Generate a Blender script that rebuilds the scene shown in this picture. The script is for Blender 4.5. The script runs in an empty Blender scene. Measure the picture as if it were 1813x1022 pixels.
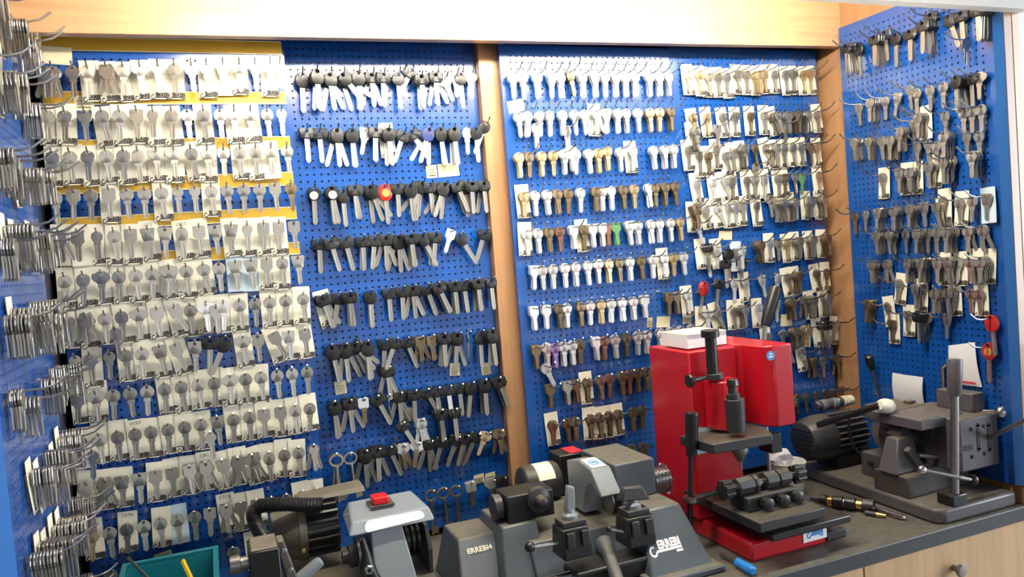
import bpy, bmesh, math, random, re
import numpy as np
from mathutils import Vector, Matrix
rnd = random.Random(7)
SC = bpy.context.scene; COL = SC.collection
# ------------------------------------------------------------------ camera, world, light, exposure
F, CX, CY = 1370.0, 906.5, 511.0
def _cam(t=.079, ep=.046, vx=3494.0):
    dz = np.array([t, 1, ep]); dz /= np.linalg.norm(dz)
    dx = np.array([vx, -(vx*t+F*ep), F]); dx /= np.linalg.norm(dx)
    dy = np.cross(dz, dx); dy = dy if dy[2] > 0 else -dy
    return np.array([dx, dy, -dz])
RC = _cam(); CAM = np.array([0, -1.45, 1.5])
cd = bpy.data.cameras.new('camera'); cam = bpy.data.objects.new('camera', cd); COL.objects.link(cam)
cd.sensor_width = 36; cd.lens = F/1813*36; cd.clip_start = .02
M = Matrix.Identity(4)
for i in range(3):
    M[i][0], M[i][1], M[i][2], M[i][3] = RC[i, 0], -RC[i, 1], -RC[i, 2], CAM[i]
cam.matrix_world = M; SC.camera = cam
def on(px, py, axis, val):                      # where a sight line meets a real plane of the shop
    d = RC @ np.array([(px-CX)/F, (py-CY)/F, 1.0]); s = (val-CAM[axis])/d[axis]
    return Vector(CAM + s*d)
W = bpy.data.worlds.new('room_light'); SC.world = W; W.use_nodes = True
W.node_tree.nodes['Background'].inputs[0].default_value = (.82, .90, 1, 1)
W.node_tree.nodes['Background'].inputs[1].default_value = .12
def area(name, loc, target, sx, sy, power, col):
    l = bpy.data.lights.new(name, 'AREA'); l.shape = 'RECTANGLE'; l.size = sx; l.size_y = sy; l.energy = power; l.color = col
    o = bpy.data.objects.new(name, l); COL.objects.link(o); o.location = loc
    o.rotation_euler = (Vector(target)-Vector(loc)).to_track_quat('-Z', 'Y').to_euler(); return o
area('shop_window_daylight', (4.6, -2.35, 1.7), (.5, -.3, 1.25), 2.2, 2.0, 185, (.88, .94, 1))
area('front_fill', (1.0, -4.6, 1.75), (.6, 0, 1.45), 5.5, 2.2, 34, (.95, .97, 1))  # unseen fill behind the camera, added to brighten the key reflections
TUBE_STRENGTH = 150
SC.view_settings.view_transform = 'Standard'; SC.view_settings.look = 'None'
SC.view_settings.gamma = 1; SC.view_settings.use_curve_mapping = False
SC.view_settings.exposure = 0.0
# ------------------------------------------------------------------ materials
MT = {}
def mat(name, col, rough=.5, metal=0, spec=.5, bump=0, bscale=200, var=0, vscale=30, dust=0, emit=0, trans=0, coat=0, alpha=1):
    m = bpy.data.materials.new(name); m.use_nodes = True; nt = m.node_tree; N = nt.nodes; L = nt.links; b = N['Principled BSDF']
    c4 = (*col, 1); b.inputs['Base Color'].default_value = c4
    b.inputs['Roughness'].default_value = rough; b.inputs['Metallic'].default_value = metal
    b.inputs['Specular IOR Level'].default_value = spec; b.inputs['Coat Weight'].default_value = coat
    b.inputs['Transmission Weight'].default_value = trans; b.inputs['Alpha'].default_value = alpha
    src = None
    if var or dust or bump:
        tc = N.new('ShaderNodeTexCoord')
    if var:
        n = N.new('ShaderNodeTexNoise'); n.inputs['Scale'].default_value = vscale; n.inputs['Detail'].default_value = 4
        L.new(tc.outputs['Object'], n.inputs['Vector'])
        mx = N.new('ShaderNodeMixRGB'); mx.inputs[1].default_value = tuple(max(0, c*(1-var)) for c in col)+(1,)
        mx.inputs[2].default_value = tuple(min(1, c*(1+var)) for c in col)+(1,)
        L.new(n.outputs['Fac'], mx.inputs[0]); src = mx.outputs[0]
    if dust:                                    # workshop dust lying on the upward faces
        g = N.new('ShaderNodeNewGeometry'); s = N.new('ShaderNodeSeparateXYZ'); L.new(g.outputs['Normal'], s.inputs[0])
        r = N.new('ShaderNodeMapRange'); r.inputs[1].default_value = .68; r.inputs[2].default_value = 1; r.inputs[4].default_value = dust
        L.new(s.outputs['Z'], r.inputs[0])
        n2 = N.new('ShaderNodeTexNoise'); n2.inputs['Scale'].default_value = 60; L.new(tc.outputs['Object'], n2.inputs['Vector'])
        mu = N.new('ShaderNodeMath'); mu.operation = 'MULTIPLY'; L.new(r.outputs[0], mu.inputs[0])
        r2 = N.new('ShaderNodeMapRange'); r2.inputs[1].default_value = .3; r2.inputs[2].default_value = .65; r2.inputs[3].default_value = .45
        L.new(n2.outputs['Fac'], r2.inputs[0]); L.new(r2.outputs[0], mu.inputs[1])
        mx = N.new('ShaderNodeMixRGB'); mx.inputs[1].default_value = c4; mx.inputs[2].default_value = (.22, .19, .13, 1)
        if src: L.new(src, mx.inputs[1])
        L.new(mu.outputs[0], mx.inputs[0]); src = mx.outputs[0]
    if src: L.new(src, b.inputs['Base Color'])
    if bump:
        n = N.new('ShaderNodeTexNoise'); n.inputs['Scale'].default_value = bscale; L.new(tc.outputs['Object'], n.inputs['Vector'])
        bp = N.new('ShaderNodeBump'); bp.inputs['Strength'].default_value = bump; bp.inputs['Distance'].default_value = .001
        L.new(n.outputs['Fac'], bp.inputs['Height']); L.new(bp.outputs[0], b.inputs['Normal'])
    if emit:
        b.inputs['Emission Color'].default_value = c4; b.inputs['Emission Strength'].default_value = emit
    MT[name] = m; return m
def wood(name, col, axis, rough=.38):
    m = mat(name, col, rough, coat=.15); nt = m.node_tree; N = nt.nodes; L = nt.links; b = N['Principled BSDF']
    tc = N.new('ShaderNodeTexCoord'); mp = N.new('ShaderNodeMapping'); L.new(tc.outputs['Object'], mp.inputs[0])
    sc = [38, 38, 38]; sc[axis] = 2.2; mp.inputs['Scale'].default_value = sc
    n = N.new('ShaderNodeTexNoise'); n.inputs['Scale'].default_value = 1.6; n.inputs['Detail'].default_value = 6; n.inputs['Distortion'].default_value = .6
    L.new(mp.outputs[0], n.inputs['Vector'])
    cr = N.new('ShaderNodeValToRGB'); cr.color_ramp.elements[0].position = .3; cr.color_ramp.elements[1].position = .72
    cr.color_ramp.elements[0].color = tuple(c*.86 for c in col)+(1,); cr.color_ramp.elements[1].color = tuple(min(1, c*1.1) for c in col)+(1,)
    L.new(n.outputs['Fac'], cr.inputs[0]); L.new(cr.outputs[0], b.inputs['Base Color'])
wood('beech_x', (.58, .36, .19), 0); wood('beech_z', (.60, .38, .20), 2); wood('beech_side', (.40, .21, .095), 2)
mat('blue_board', (.005, .066, .30), .2, spec=.7, bump=.05, bscale=350, coat=.22)
mat('blue_edge', (.02, .13, .42), .35, spec=.8, coat=.5)
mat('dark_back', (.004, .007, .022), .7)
mat('gold_tape', (.66, .40, .045), .32, metal=.25, var=.12, vscale=12)
mat('nickel', (.49, .46, .40), .30, metal=.88, bump=.1, bscale=160)
mat('bright_glare_nickel', (.84, .83, .80), .34, metal=.8, bump=.1, bscale=160)  # paler nickel; on glaring keys the reflection is put into the colour
mat('brass', (.60, .47, .27), .38, metal=.8, bump=.1, bscale=160)
mat('bronze', (.27, .205, .125), .42, metal=.9, bump=.1, bscale=160)
mat('red_bronze', (.42, .22, .15), .4, metal=.9)
mat('violet_metal', (.42, .28, .55), .35, metal=.9)
mat('magenta_metal', (.75, .02, .55), .4, metal=.3)
mat('green_plastic', (.10, .26, .10), .4)
mat('black_plastic', (.013, .013, .013), .38, bump=.2, bscale=250)
mat('navy_plastic', (.03, .045, .16), .35)
mat('red_plastic', (.42, .02, .01), .3, coat=.3)
mat('disc_silver', (.7, .7, .66), .35, metal=.6)
mat('disc_gold', (.8, .45, .12), .35, metal=.6)
mat('hook_wire', (.58, .57, .55), .25, metal=1)
mat('card_white', (.83, .79, .64), .65, var=.05, vscale=25)
mat('card_blue', (.55, .67, .74), .5)
mat('label_cream', (.76, .69, .46), .7, var=.06, vscale=40)
mat('ink', (.035, .03, .025), .6)
mat('pencil_ink', (.22, .2, .16), .7)
mat('white_laminate', (.88, .88, .86), .4)
m = mat('opal_acrylic', (.9, .9, .88), .35); _n = m.node_tree.nodes; _l = m.node_tree.links
_t = _n.new('ShaderNodeBsdfTranslucent'); _t.inputs[0].default_value = (.95, .94, .9, 1); _x = _n.new('ShaderNodeMixShader'); _x.inputs[0].default_value = .5
_l.new(_n['Principled BSDF'].outputs[0], _x.inputs[1]); _l.new(_t.outputs[0], _x.inputs[2]); _l.new(_x.outputs[0], _n['Material Output'].inputs[0])
mat('tube_glow', (1, .925, .78), .5, emit=TUBE_STRENGTH)
mat('worktop', (.045, .05, .055), .45, var=.2, vscale=90, dust=.5)
mat('floor_tile', (.35, .33, .3), .5, var=.1, vscale=6)
mat('wall_paint', (.78, .77, .74), .8)
mat('machine_grey', (.075, .09, .105), .38, bump=.1, bscale=500, var=.1, vscale=120, dust=.75)
mat('grey_light', (.20, .22, .235), .35, dust=.3, var=.1, vscale=80)
mat('machine_dark', (.022, .022, .024), .45, dust=.35, bump=.2, bscale=300)
mat('machine_black', (.010, .010, .011), .35, dust=.12)
mat('machine_mauve', (.082, .075, .082), .42, var=.12, vscale=60, dust=.65)
mat('machine_brown', (.055, .045, .04), .5, dust=.7)
mat('motor_olive', (.10, .09, .065), .5, dust=.45)
mat('drill_red', (.46, .008, .018), .3, spec=.5, coat=.2)
mat('steel', (.55, .55, .55), .25, metal=1)
mat('steel_dull', (.30, .29, .28), .4, metal=1, bump=.3, bscale=300)
mat('brass_bit', (.65, .45, .15), .3, metal=1)
mat('smoke_plastic', (.36, .40, .44), .15, spec=.6, alpha=.72)
mat('clear_plastic', (.75, .80, .82), .2, alpha=.55)
mat('red_switch', (.62, .008, .012), .35)
mat('teal_plastic', (.01, .17, .22), .3)
mat('yellow_paint', (.72, .48, .02), .4)
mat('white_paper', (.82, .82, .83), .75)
mat('white_cup', (.80, .78, .74), .45)
mat('blue_handle', (.02, .22, .62), .3)
mat('blue_sticker', (.03, .27, .60), .4)
mat('pale_panel', (.42, .55, .62), .35)
mat('rubber', (.016, .016, .017), .6, dust=.2)
mat('cream_bulb', (.80, .78, .68), .3)
mat('pen_blue', (.03, .035, .12), .35)
mat('red_print', (.55, .03, .05), .5)
# ------------------------------------------------------------------ mesh helpers
class MB:
    def __init__(s): s.v = []; s.f = []
    def add(s, v, f):
        o = len(s.v); s.v += [tuple(p) for p in v]; s.f += [tuple(i+o for i in q) for q in f]; return s
    def box(s, lo, hi, M=None):
        v = [Vector((x, y, z)) for x in (lo[0], hi[0]) for y in (lo[1], hi[1]) for z in (lo[2], hi[2])]
        if M: v = [M @ p for p in v]
        return s.add(v, [(0, 1, 3, 2), (4, 6, 7, 5), (0, 4, 5, 1), (2, 3, 7, 6), (0, 2, 6, 4), (1, 5, 7, 3)])
    def cyl(s, p0, p1, r0, r1=None, n=20, caps=True):
        p0, p1 = Vector(p0), Vector(p1); r1 = r0 if r1 is None else r1; d = (p1-p0).normalized()
        u = d.orthogonal().normalized(); w = d.cross(u); v = []
        for p, r in ((p0, r0), (p1, r1)):
            v += [p+(u*math.cos(2*math.pi*i/n)+w*math.sin(2*math.pi*i/n))*r for i in range(n)]
        f = [(i, (i+1) % n, n+(i+1) % n, n+i) for i in range(n)]
        if caps: f += [tuple(range(n))[::-1], tuple(range(n, 2*n))]
        return s.add(v, f)
    def lathe(s, p0, axis, prof, n=24):         # prof: list of (along, radius)
        p0 = Vector(p0); d = Vector(axis).normalized(); u = d.orthogonal().normalized(); w = d.cross(u); v = []; f = []
        for a, r in prof: v += [p0+d*a+(u*math.cos(2*math.pi*i/n)+w*math.sin(2*math.pi*i/n))*max(r, 1e-5) for i in range(n)]
        for k in range(len(prof)-1): f += [(k*n+i, k*n+(i+1) % n, (k+1)*n+(i+1) % n, (k+1)*n+i) for i in range(n)]
        f += [tuple(range(n))[::-1], tuple(range((len(prof)-1)*n, len(prof)*n))]
        return s.add(v, f)
    def tube(s, pts, r, n=8):
        pts = [Vector(p) for p in pts]; rr = r if isinstance(r, (list, tuple)) else [r]*len(pts); v = []; f = []; u = None
        for i, p in enumerate(pts):
            d = (pts[min(i+1, len(pts)-1)]-pts[max(i-1, 0)]).normalized()
            u = (u-d*u.dot(d)).normalized() if u else d.orthogonal().normalized(); w = d.cross(u)
            v += [p+(u*math.cos(2*math.pi*k/n)+w*math.sin(2*math.pi*k/n))*rr[i] for k in range(n)]
        for k in range(len(pts)-1): f += [(k*n+i, k*n+(i+1) % n, (k+1)*n+(i+1) % n, (k+1)*n+i) for i in range(n)]
        f += [tuple(range(n))[::-1], tuple(range((len(pts)-1)*n, len(pts)*n))]
        return s.add(v, f)
    def prism(s, pts, vec):
        pts = [Vector(p) for p in pts]; vec = Vector(vec); n = len(pts)
        return s.add(pts+[p+vec for p in pts], [tuple(range(n))[::-1], tuple(range(n, 2*n))]+[(i, (i+1) % n, n+(i+1) % n, n+i) for i in range(n)])
    def hexa(s, a, b):                          # loft between two 4-point rings
        return s.add(list(a)+list(b), [(3, 2, 1, 0), (4, 5, 6, 7)]+[(i, (i+1) % 4, 4+(i+1) % 4, 4+i) for i in range(4)])
    def ball(s, c, r, n=16, m=10):
        return s.lathe(Vector(c)-Vector((0, 0, r)), (0, 0, 1), [(r-r*math.cos(math.pi*k/m), r*math.sin(math.pi*k/m)) for k in range(m+1)], n)
    def mesh(s, name, mt, smooth=True, fix=True):
        me = bpy.data.meshes.new(name); me.from_pydata(s.v, [], s.f); me.materials.append(MT[mt])
        if fix:
            b = bmesh.new(); b.from_mesh(me); bmesh.ops.recalc_face_normals(b, faces=b.faces); b.to_mesh(me); b.free()
        if smooth:
            me.shade_smooth(); me.set_sharp_from_angle(angle=math.radians(35))
        return me
def link(name, data, parent=None, loc=None, rot=None):
    o = bpy.data.objects.new(name, data); COL.objects.link(o)
    if loc is not None: o.location = loc
    if rot is not None: o.rotation_euler = rot
    if parent is not None:
        o.parent = parent; o.matrix_parent_inverse = BASE[parent.name].inverted() if parent.name in BASE else Matrix.Identity(4)
    return o
BASE = {}
def thing(name, label, cat, loc=(0, 0, 0), group=None):
    o = bpy.data.objects.new(name, None); COL.objects.link(o); o.location = loc; o.empty_display_size = .02
    BASE[o.name] = Matrix.Translation(loc); tag(o, label, cat, group); return o
def tag(o, label, cat, group=None):
    o['label'] = label; o['category'] = cat
    if group: o['group'] = group
    return o
def part(name, mb, mt, parent=None, bevel=0, smooth=True):
    me = mb.mesh(name, mt, smooth); o = link(name, me, parent)
    if parent is not None and parent.type == 'MESH': o.matrix_parent_inverse = Matrix.Identity(4)
    if bevel:
        b = o.modifiers.new('bevel', 'BEVEL'); b.width = bevel; b.segments = 2; b.limit_method = 'ANGLE'; b.angle_limit = math.radians(40)
    return o
def sub(name, mb, mt, parent, bevel=0): return part(name, mb, mt, parent, bevel)
def solid(name, mb, mt, label, cat, group=None, bevel=0): return tag(part(name, mb, mt, None, bevel), label, cat, group)
def struct(name, mb, mt): o = part(name, mb, mt); o['kind'] = 'structure'; return o
def text_mesh(name, txt, size, mt, depth=.0002, bold=0.0):
    c = bpy.data.curves.new(name, 'FONT'); c.body = txt; c.size = size; c.align_x = 'CENTER'; c.align_y = 'CENTER'; c.extrude = depth; c.offset = bold; c.resolution_u = 2
    o = bpy.data.objects.new(name, c); COL.objects.link(o); dg = bpy.context.evaluated_depsgraph_get()
    me = bpy.data.meshes.new_from_object(o.evaluated_get(dg)); bpy.data.objects.remove(o); me.name = name
    me.materials.clear(); me.materials.append(MT[mt]); return me
def logo_mesh(name, w, mt):                     # the key-shaped maker's mark: ring, long bar, word above, short bar under
    v = []; f = []
    def quad(x0, y0, x1, y1):
        o = len(v); v.extend([(x0, y0, 0), (x1, y0, 0), (x1, y1, 0), (x0, y1, 0)]); f.append((o, o+1, o+2, o+3))
    n = 16; o = len(v)
    for i in range(n+1):
        a = math.radians(55+300*i/n)
        for r in (.07, .115): v.append((-.375+r*math.cos(a), -.045+r*math.sin(a), 0))
    f.extend((o+2*i, o+2*i+1, o+2*i+3, o+2*i+2) for i in range(n))
    quad(-.27, -.082, .5, -.03); quad(.3, -.15, .5, -.1)
    t = text_mesh('t', 'ERREBI', .20, mt, 0, .011)
    xs = [p.co.x for p in t.vertices]; s = .70/(max(xs)-min(xs)); o = len(v)
    v.extend((p.co.x*s+.15, p.co.y*1.15+.06, 0) for p in t.vertices); f.extend(tuple(i+o for i in p.vertices) for p in t.polygons)
    me = bpy.data.meshes.new(name); me.from_pydata([(x*w, 0, y*w*1.3) for x, y, z in v], [], f); me.materials.append(MT[mt]); return me
# ------------------------------------------------------------------ the setting
ZC = .947
struct('floor', MB().box((-3, -6, -.02), (4, .2, 0)), 'floor_tile')
struct('wall_back', MB().box((-3, .2, 0), (4, .3, 3)), 'wall_paint')
cab = thing('display_cabinet', 'beech key display cabinet with white top rail around the blue pegboards', 'cabinet', (.6, .1, ZC))
part('fascia', MB().prism([(-.2455, -.065, 1.896), (1.3995, -.065, 1.913), (1.3995, -.065, 2.22), (-.2455, -.065, 2.22)], (0, .020, 0)), 'beech_x', cab, .001)
part('gap_shade_strip', MB().box((-.2458, -.068, ZC+.001), (-.2375, .084, 1.893)), 'dark_back', cab)  # dark strip added over the left side wall to stand for its shade
part('back_panel', MB().box((-.28, .085, .95), (1.44, .1, 2.22)), 'dark_back', cab)
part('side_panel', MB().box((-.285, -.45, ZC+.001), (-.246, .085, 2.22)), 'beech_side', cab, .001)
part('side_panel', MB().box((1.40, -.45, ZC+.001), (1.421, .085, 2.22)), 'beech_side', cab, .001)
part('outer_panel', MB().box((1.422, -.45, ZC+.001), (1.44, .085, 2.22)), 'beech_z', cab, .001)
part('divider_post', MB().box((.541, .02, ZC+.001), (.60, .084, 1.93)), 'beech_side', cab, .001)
part('top_panel', MB().box((-.285, -.45, 2.221), (1.44, .1, 2.24)), 'white_laminate', cab)
part('top_rail', MB().box((-.30, -.475, 1.869), (1.443, -.4515, 2.30)), 'opal_acrylic', cab, .001)
tb = thing('fluorescent_tube', 'glowing fluorescent tube hidden behind the white top rail', 'lamp', (.61, -.40, 1.975))
part('glass_tube', MB().cyl((.0, -.40, 1.975), (1.22, -.40, 1.975), .013, n=12), 'tube_glow', tb)
for x in (-.012, 1.221): part('end_cap', MB().cyl((x, -.40, 1.975), (x+.012, -.40, 1.975), .014, n=12), 'steel', tb)
part('fixture_body', MB().box((-.02, -.425, 2.0), (1.24, -.375, 2.04)), 'white_laminate', tb)
wt = solid('worktop', MB().box((-.30, -.45, ZC-.028), (1.46, .085, ZC)), 'worktop', 'dark grey laminate worktop carrying the key cutting machines', 'worktop', bevel=.002)
bc = thing('base_cabinet', 'beech base cabinet with round knob under the dark worktop', 'cabinet', (.6, -.2, 0))
part('body', MB().box((-.30, -.42, .0), (1.46, .08, ZC-.0285)), 'beech_z', bc)
for x0, x1 in ((-.30, .34), (.343, 1.0), (1.003, 1.46)):
    d = part('door', MB().box((x0, -.44, .08), (x1, -.4205, ZC-.030)), 'beech_z', bc, .001)
k = on(1697, 1009, 1, -.45)
d.name = 'door_with_knob'
sub('knob', MB().lathe((k.x, -.4405, k.z), (0, -1, 0), [(0, .006), (.009, .005), (.012, .011), (.016, .0125), (.019, .010), (.02, .003)], 20), 'steel_dull', d)
poster = thing('blue_poster', 'blue and white poster on the wall beyond the cabinet', 'poster', (1.9, .19, 1.8))
part('sheet', MB().box((1.56, .192, 1.62), (2.1, .1995, 1.93)), 'blue_sticker', poster)
for i, (a, b_) in enumerate(((1.875, 1.90), (1.85, 1.868), (1.79, 1.835), (1.74, 1.775))):
    part('white_band', MB().box((1.575, .188, a), (2.05, .1915, b_)), 'white_paper', poster)
# ------------------------------------------------------------------ pegboards (real punched holes)
def pegboard(name, label, x0, x1, z0, z1, yf, M, pitch=.0130, mx=.012, mz=.016, hr=.0020, th=.0015, edge=.012):
    nx = int((x1-x0-2*mx)/pitch); nz = int((z1-z0-2*mz)/pitch); gx0 = (x0+x1-nx*pitch)/2; gz1 = z1-mz
    V = []; Fq = []; ix = {}
    def vid(x, y, z):
        k_ = (round(x*1e5), round(y*1e5), round(z*1e5))
        if k_ not in ix: ix[k_] = len(V); V.append((x, y, z))
        return ix[k_]
    h = pitch/2; off = [(-1, -1), (0, -1), (1, -1), (1, 0), (1, 1), (0, 1), (-1, 1), (-1, 0)]
    for i in range(nx):
        for j in range(nz):
            cx = gx0+(i+.5)*pitch; cz = gz1-(j+.5)*pitch; o = len(V)
            out = [vid(cx+a*h, 0, cz+b*h) for a, b in off]; base = len(V)
            for y in (0, th): V.extend((cx+hr*math.cos(math.atan2(b, a)), y, cz+hr*math.sin(math.atan2(b, a))) for a, b in off)
            for k_ in range(8):
                k2 = (k_+1) % 8
                Fq.append((out[k_], out[k2], base+k2, base+k_)); Fq.append((base+k_, base+k2, base+8+k2, base+8+k_))
    gx1 = gx0+nx*pitch; gz0 = gz1-nz*pitch
    def q(*p): o = len(V); V.extend(p); Fq.append(tuple(range(o, o+len(p))))
    for a, b, c, d_ in ((x0, x1, gz1, z1), (x0, x1, z0, gz0), (x0, gx0, gz0, gz1), (gx1, x1, gz0, gz1)):
        q((a, 0, c), (b, 0, c), (b, 0, d_), (a, 0, d_))
    q((x0, 0, z0), (x0, 0, z1), (x0, edge, z1), (x0, edge, z0)); q((x1, 0, z1), (x1, 0, z0), (x1, edge, z0), (x1, edge, z1))
    q((x0, 0, z1), (x1, 0, z1), (x1, edge, z1), (x0, edge, z1)); q((x1, 0, z0), (x0, 0, z0), (x0, edge, z0), (x1, edge, z0))
    me = bpy.data.meshes.new(name); me.from_pydata(V, [], Fq); me.materials.append(MT['blue_board'])
    b = bmesh.new(); b.from_mesh(me); bmesh.ops.remove_doubles(b, verts=b.verts, dist=1e-6); b.to_mesh(me); b.free()
    root = thing(name, label, 'pegboard', M.to_translation())
    o = link('punched_panel', me, root); o.matrix_basis = M
    bk = MB().box((x0+.002, edge-.004, z0+.002), (x1-.002, edge, z1-.002)); p = part('backing_sheet', bk, 'dark_back', root); p.matrix_basis = M
    return root
T = Matrix.Translation
# board frames: local x along the board, local -y out of the board, local z up
BOARDS = {
 1: ('gold_striped_pegboard', 'blue pegboard with gold stripes and rows of carded keys', -.226, .163, .962, 1.9095, T((0, 0, 0)), 'gold-striped board'),
 2: ('car_key_pegboard', 'recessed blue pegboard hung with black-headed car keys', .14, .5395, .962, 1.945, T((0, .04, 0)), 'car-key board'),
 3: ('loose_key_pegboard', 'blue pegboard of uncarded keys just after the wooden post', .579, .9755, .962, 1.916, T((0, 0, 0)), 'board beside the wooden post'),
 4: ('crowded_pegboard', 'blue pegboard crowded with cards and stacked keys behind the red drill', .978, 1.385, .962, 1.921, T((0, .003, 0)), 'card-crowded board'),
 5: ('side_wing_pegboard', 'blue wing pegboard on the cabinet side above the lever machine', .07, .437, .985, 1.952, T((1.388, 0, 0)) @ Matrix.Rotation(math.radians(-90), 4, 'Z'), 'wing board above lever machine'),
 6: ('edge_on_pegboard', 'blue wing pegboard seen nearly edge-on with long stacked key hooks', -.42, -.075, .962, 1.908, T((-.233, 0, 0)) @ Matrix.Rotation(math.radians(90), 4, 'Z'), 'edge-on wing board'),
}
BR = {}
for b, (nm, lab, x0, x1, z0, z1, Mb, short) in BOARDS.items(): BR[b] = pegboard(nm, lab, x0, x1, z0, z1, 0, Mb)
for ya, yb in ((75, 97), (163.5, 184), (242, 264), (305, 328), (367, 388), (430, 451)):
    a = on(510, ya, 1, 0).z; c = on(510, yb, 1, 0).z
    part('gold_strip', MB().box((-.222, -.0012, c), (.160, -.0001, a)), 'gold_tape', BR[1])
    for z in (a, c): part('strip_edge', MB().box((-.222, -.0022, z-.0008), (.160, -.0011, z+.0008)), 'label_cream', BR[1])  # cream lines painting a highlight along the tape edges
part('folded_edge', MB().prism([(1.388, -.437, .985), (1.3995, -.4495, .985), (1.3995, -.437, .985)], (0, 0, .967)), 'blue_edge', BR[5])
part('folded_edge', MB().prism([(-.233, -.42, .962), (-.2455, -.44, .962), (-.2455, -.42, .962)], (0, 0, .946)), 'blue_edge', BR[6])
# ------------------------------------------------------------------ keys
def poly_ray(poly, a):
    dx, dy = math.cos(a), math.sin(a); best = None
    for (x1, y1), (x2, y2) in zip(poly, poly[1:]+poly[:1]):
        ex, ey = x2-x1, y2-y1; den = dx*ey-dy*ex
        if abs(den) < 1e-9: continue
        t = (x1*ey-y1*ex)/den; u = (x1*dy-y1*dx)/den
        if t > 0 and -1e-6 <= u <= 1+1e-6: best = t if best is None else max(best, t)
    return best or 1
def ell(cy, rx, ry, n=20): return [(rx*math.cos(2*math.pi*i/n), cy+ry*math.sin(2*math.pi*i/n)) for i in range(n)]
OUT = {'R': ell(-8.2, 12, 12), 'r': ell(-6.8, 10, 10), 'O': ell(-9.5, 11, 13.5),
 'S': [(-9, 4.5), (9, 4.5), (11, 2.5), (11, -14), (8, -17.5), (-8, -17.5), (-11, -14), (-11, 2.5)],
 'T': [(-11, 4.5), (11, 4.5), (13, 2), (9, -18), (6, -20), (-6, -20), (-9, -18), (-13, 2)],
 'W': [(-6, 5), (6, 5), (9, 2), (14, 1), (16, -4), (14.5, -10), (9, -14), (5, -19), (-5, -19), (-9, -14), (-14.5, -10), (-16, -4), (-14, 1), (-9, 2)],
 'B': ell(-8.5, 13.5, 13.5), 'E': ell(-9.5, 13.5, 15), 'J': ell(-11, 14.5, 17),
 'K': [(-12, 5), (12, 5), (14.5, 2.5), (14.5, -10), (10, -15.5), (-10, -15.5), (-14.5, -10), (-14.5, 2.5)],
 'F': [(-12.5, 5), (12.5, 5), (15.5, 2), (12, -12), (8, -15), (-8, -15), (-12, -12), (-15.5, 2)]}
KIND = {'R': 'round_key', 'r': 'small_round_key', 'O': 'oval_key', 'S': 'square_key', 'T': 'tapered_key', 'W': 'winged_key', 'B': 'round_head_car_key', 'E': 'oval_head_car_key',
 'J': 'red_head_car_key', 'K': 'square_head_car_key', 'F': 'fan_head_car_key', 'L': 'lever_lock_key', 'X': 'edge_on_key'}
LOOK = {'R': 'round', 'r': 'small round', 'O': 'oval', 'S': 'square-bow', 'T': 'tapered-bow', 'W': 'winged-bow', 'B': 'round-headed', 'E': 'oval-headed', 'J': 'red-headed', 'K': 'square-headed', 'F': 'fan-headed', 'L': 'long lever', 'X': 'edge-on'}
FIN = {'n': ('nickel', 'nickel'), 'w': ('bright_glare_nickel', 'shiny'), 'b': ('brass', 'brass'), 'k': ('bronze', 'bronze'), 'q': ('red_bronze', 'reddish'), 'v': ('violet_metal', 'violet'), 'g': ('green_plastic', 'green')}
BODY = {'B': 'black_plastic', 'E': 'black_plastic', 'K': 'black_plastic', 'F': 'black_plastic', 'J': 'red_plastic'}
KM = {}
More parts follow.
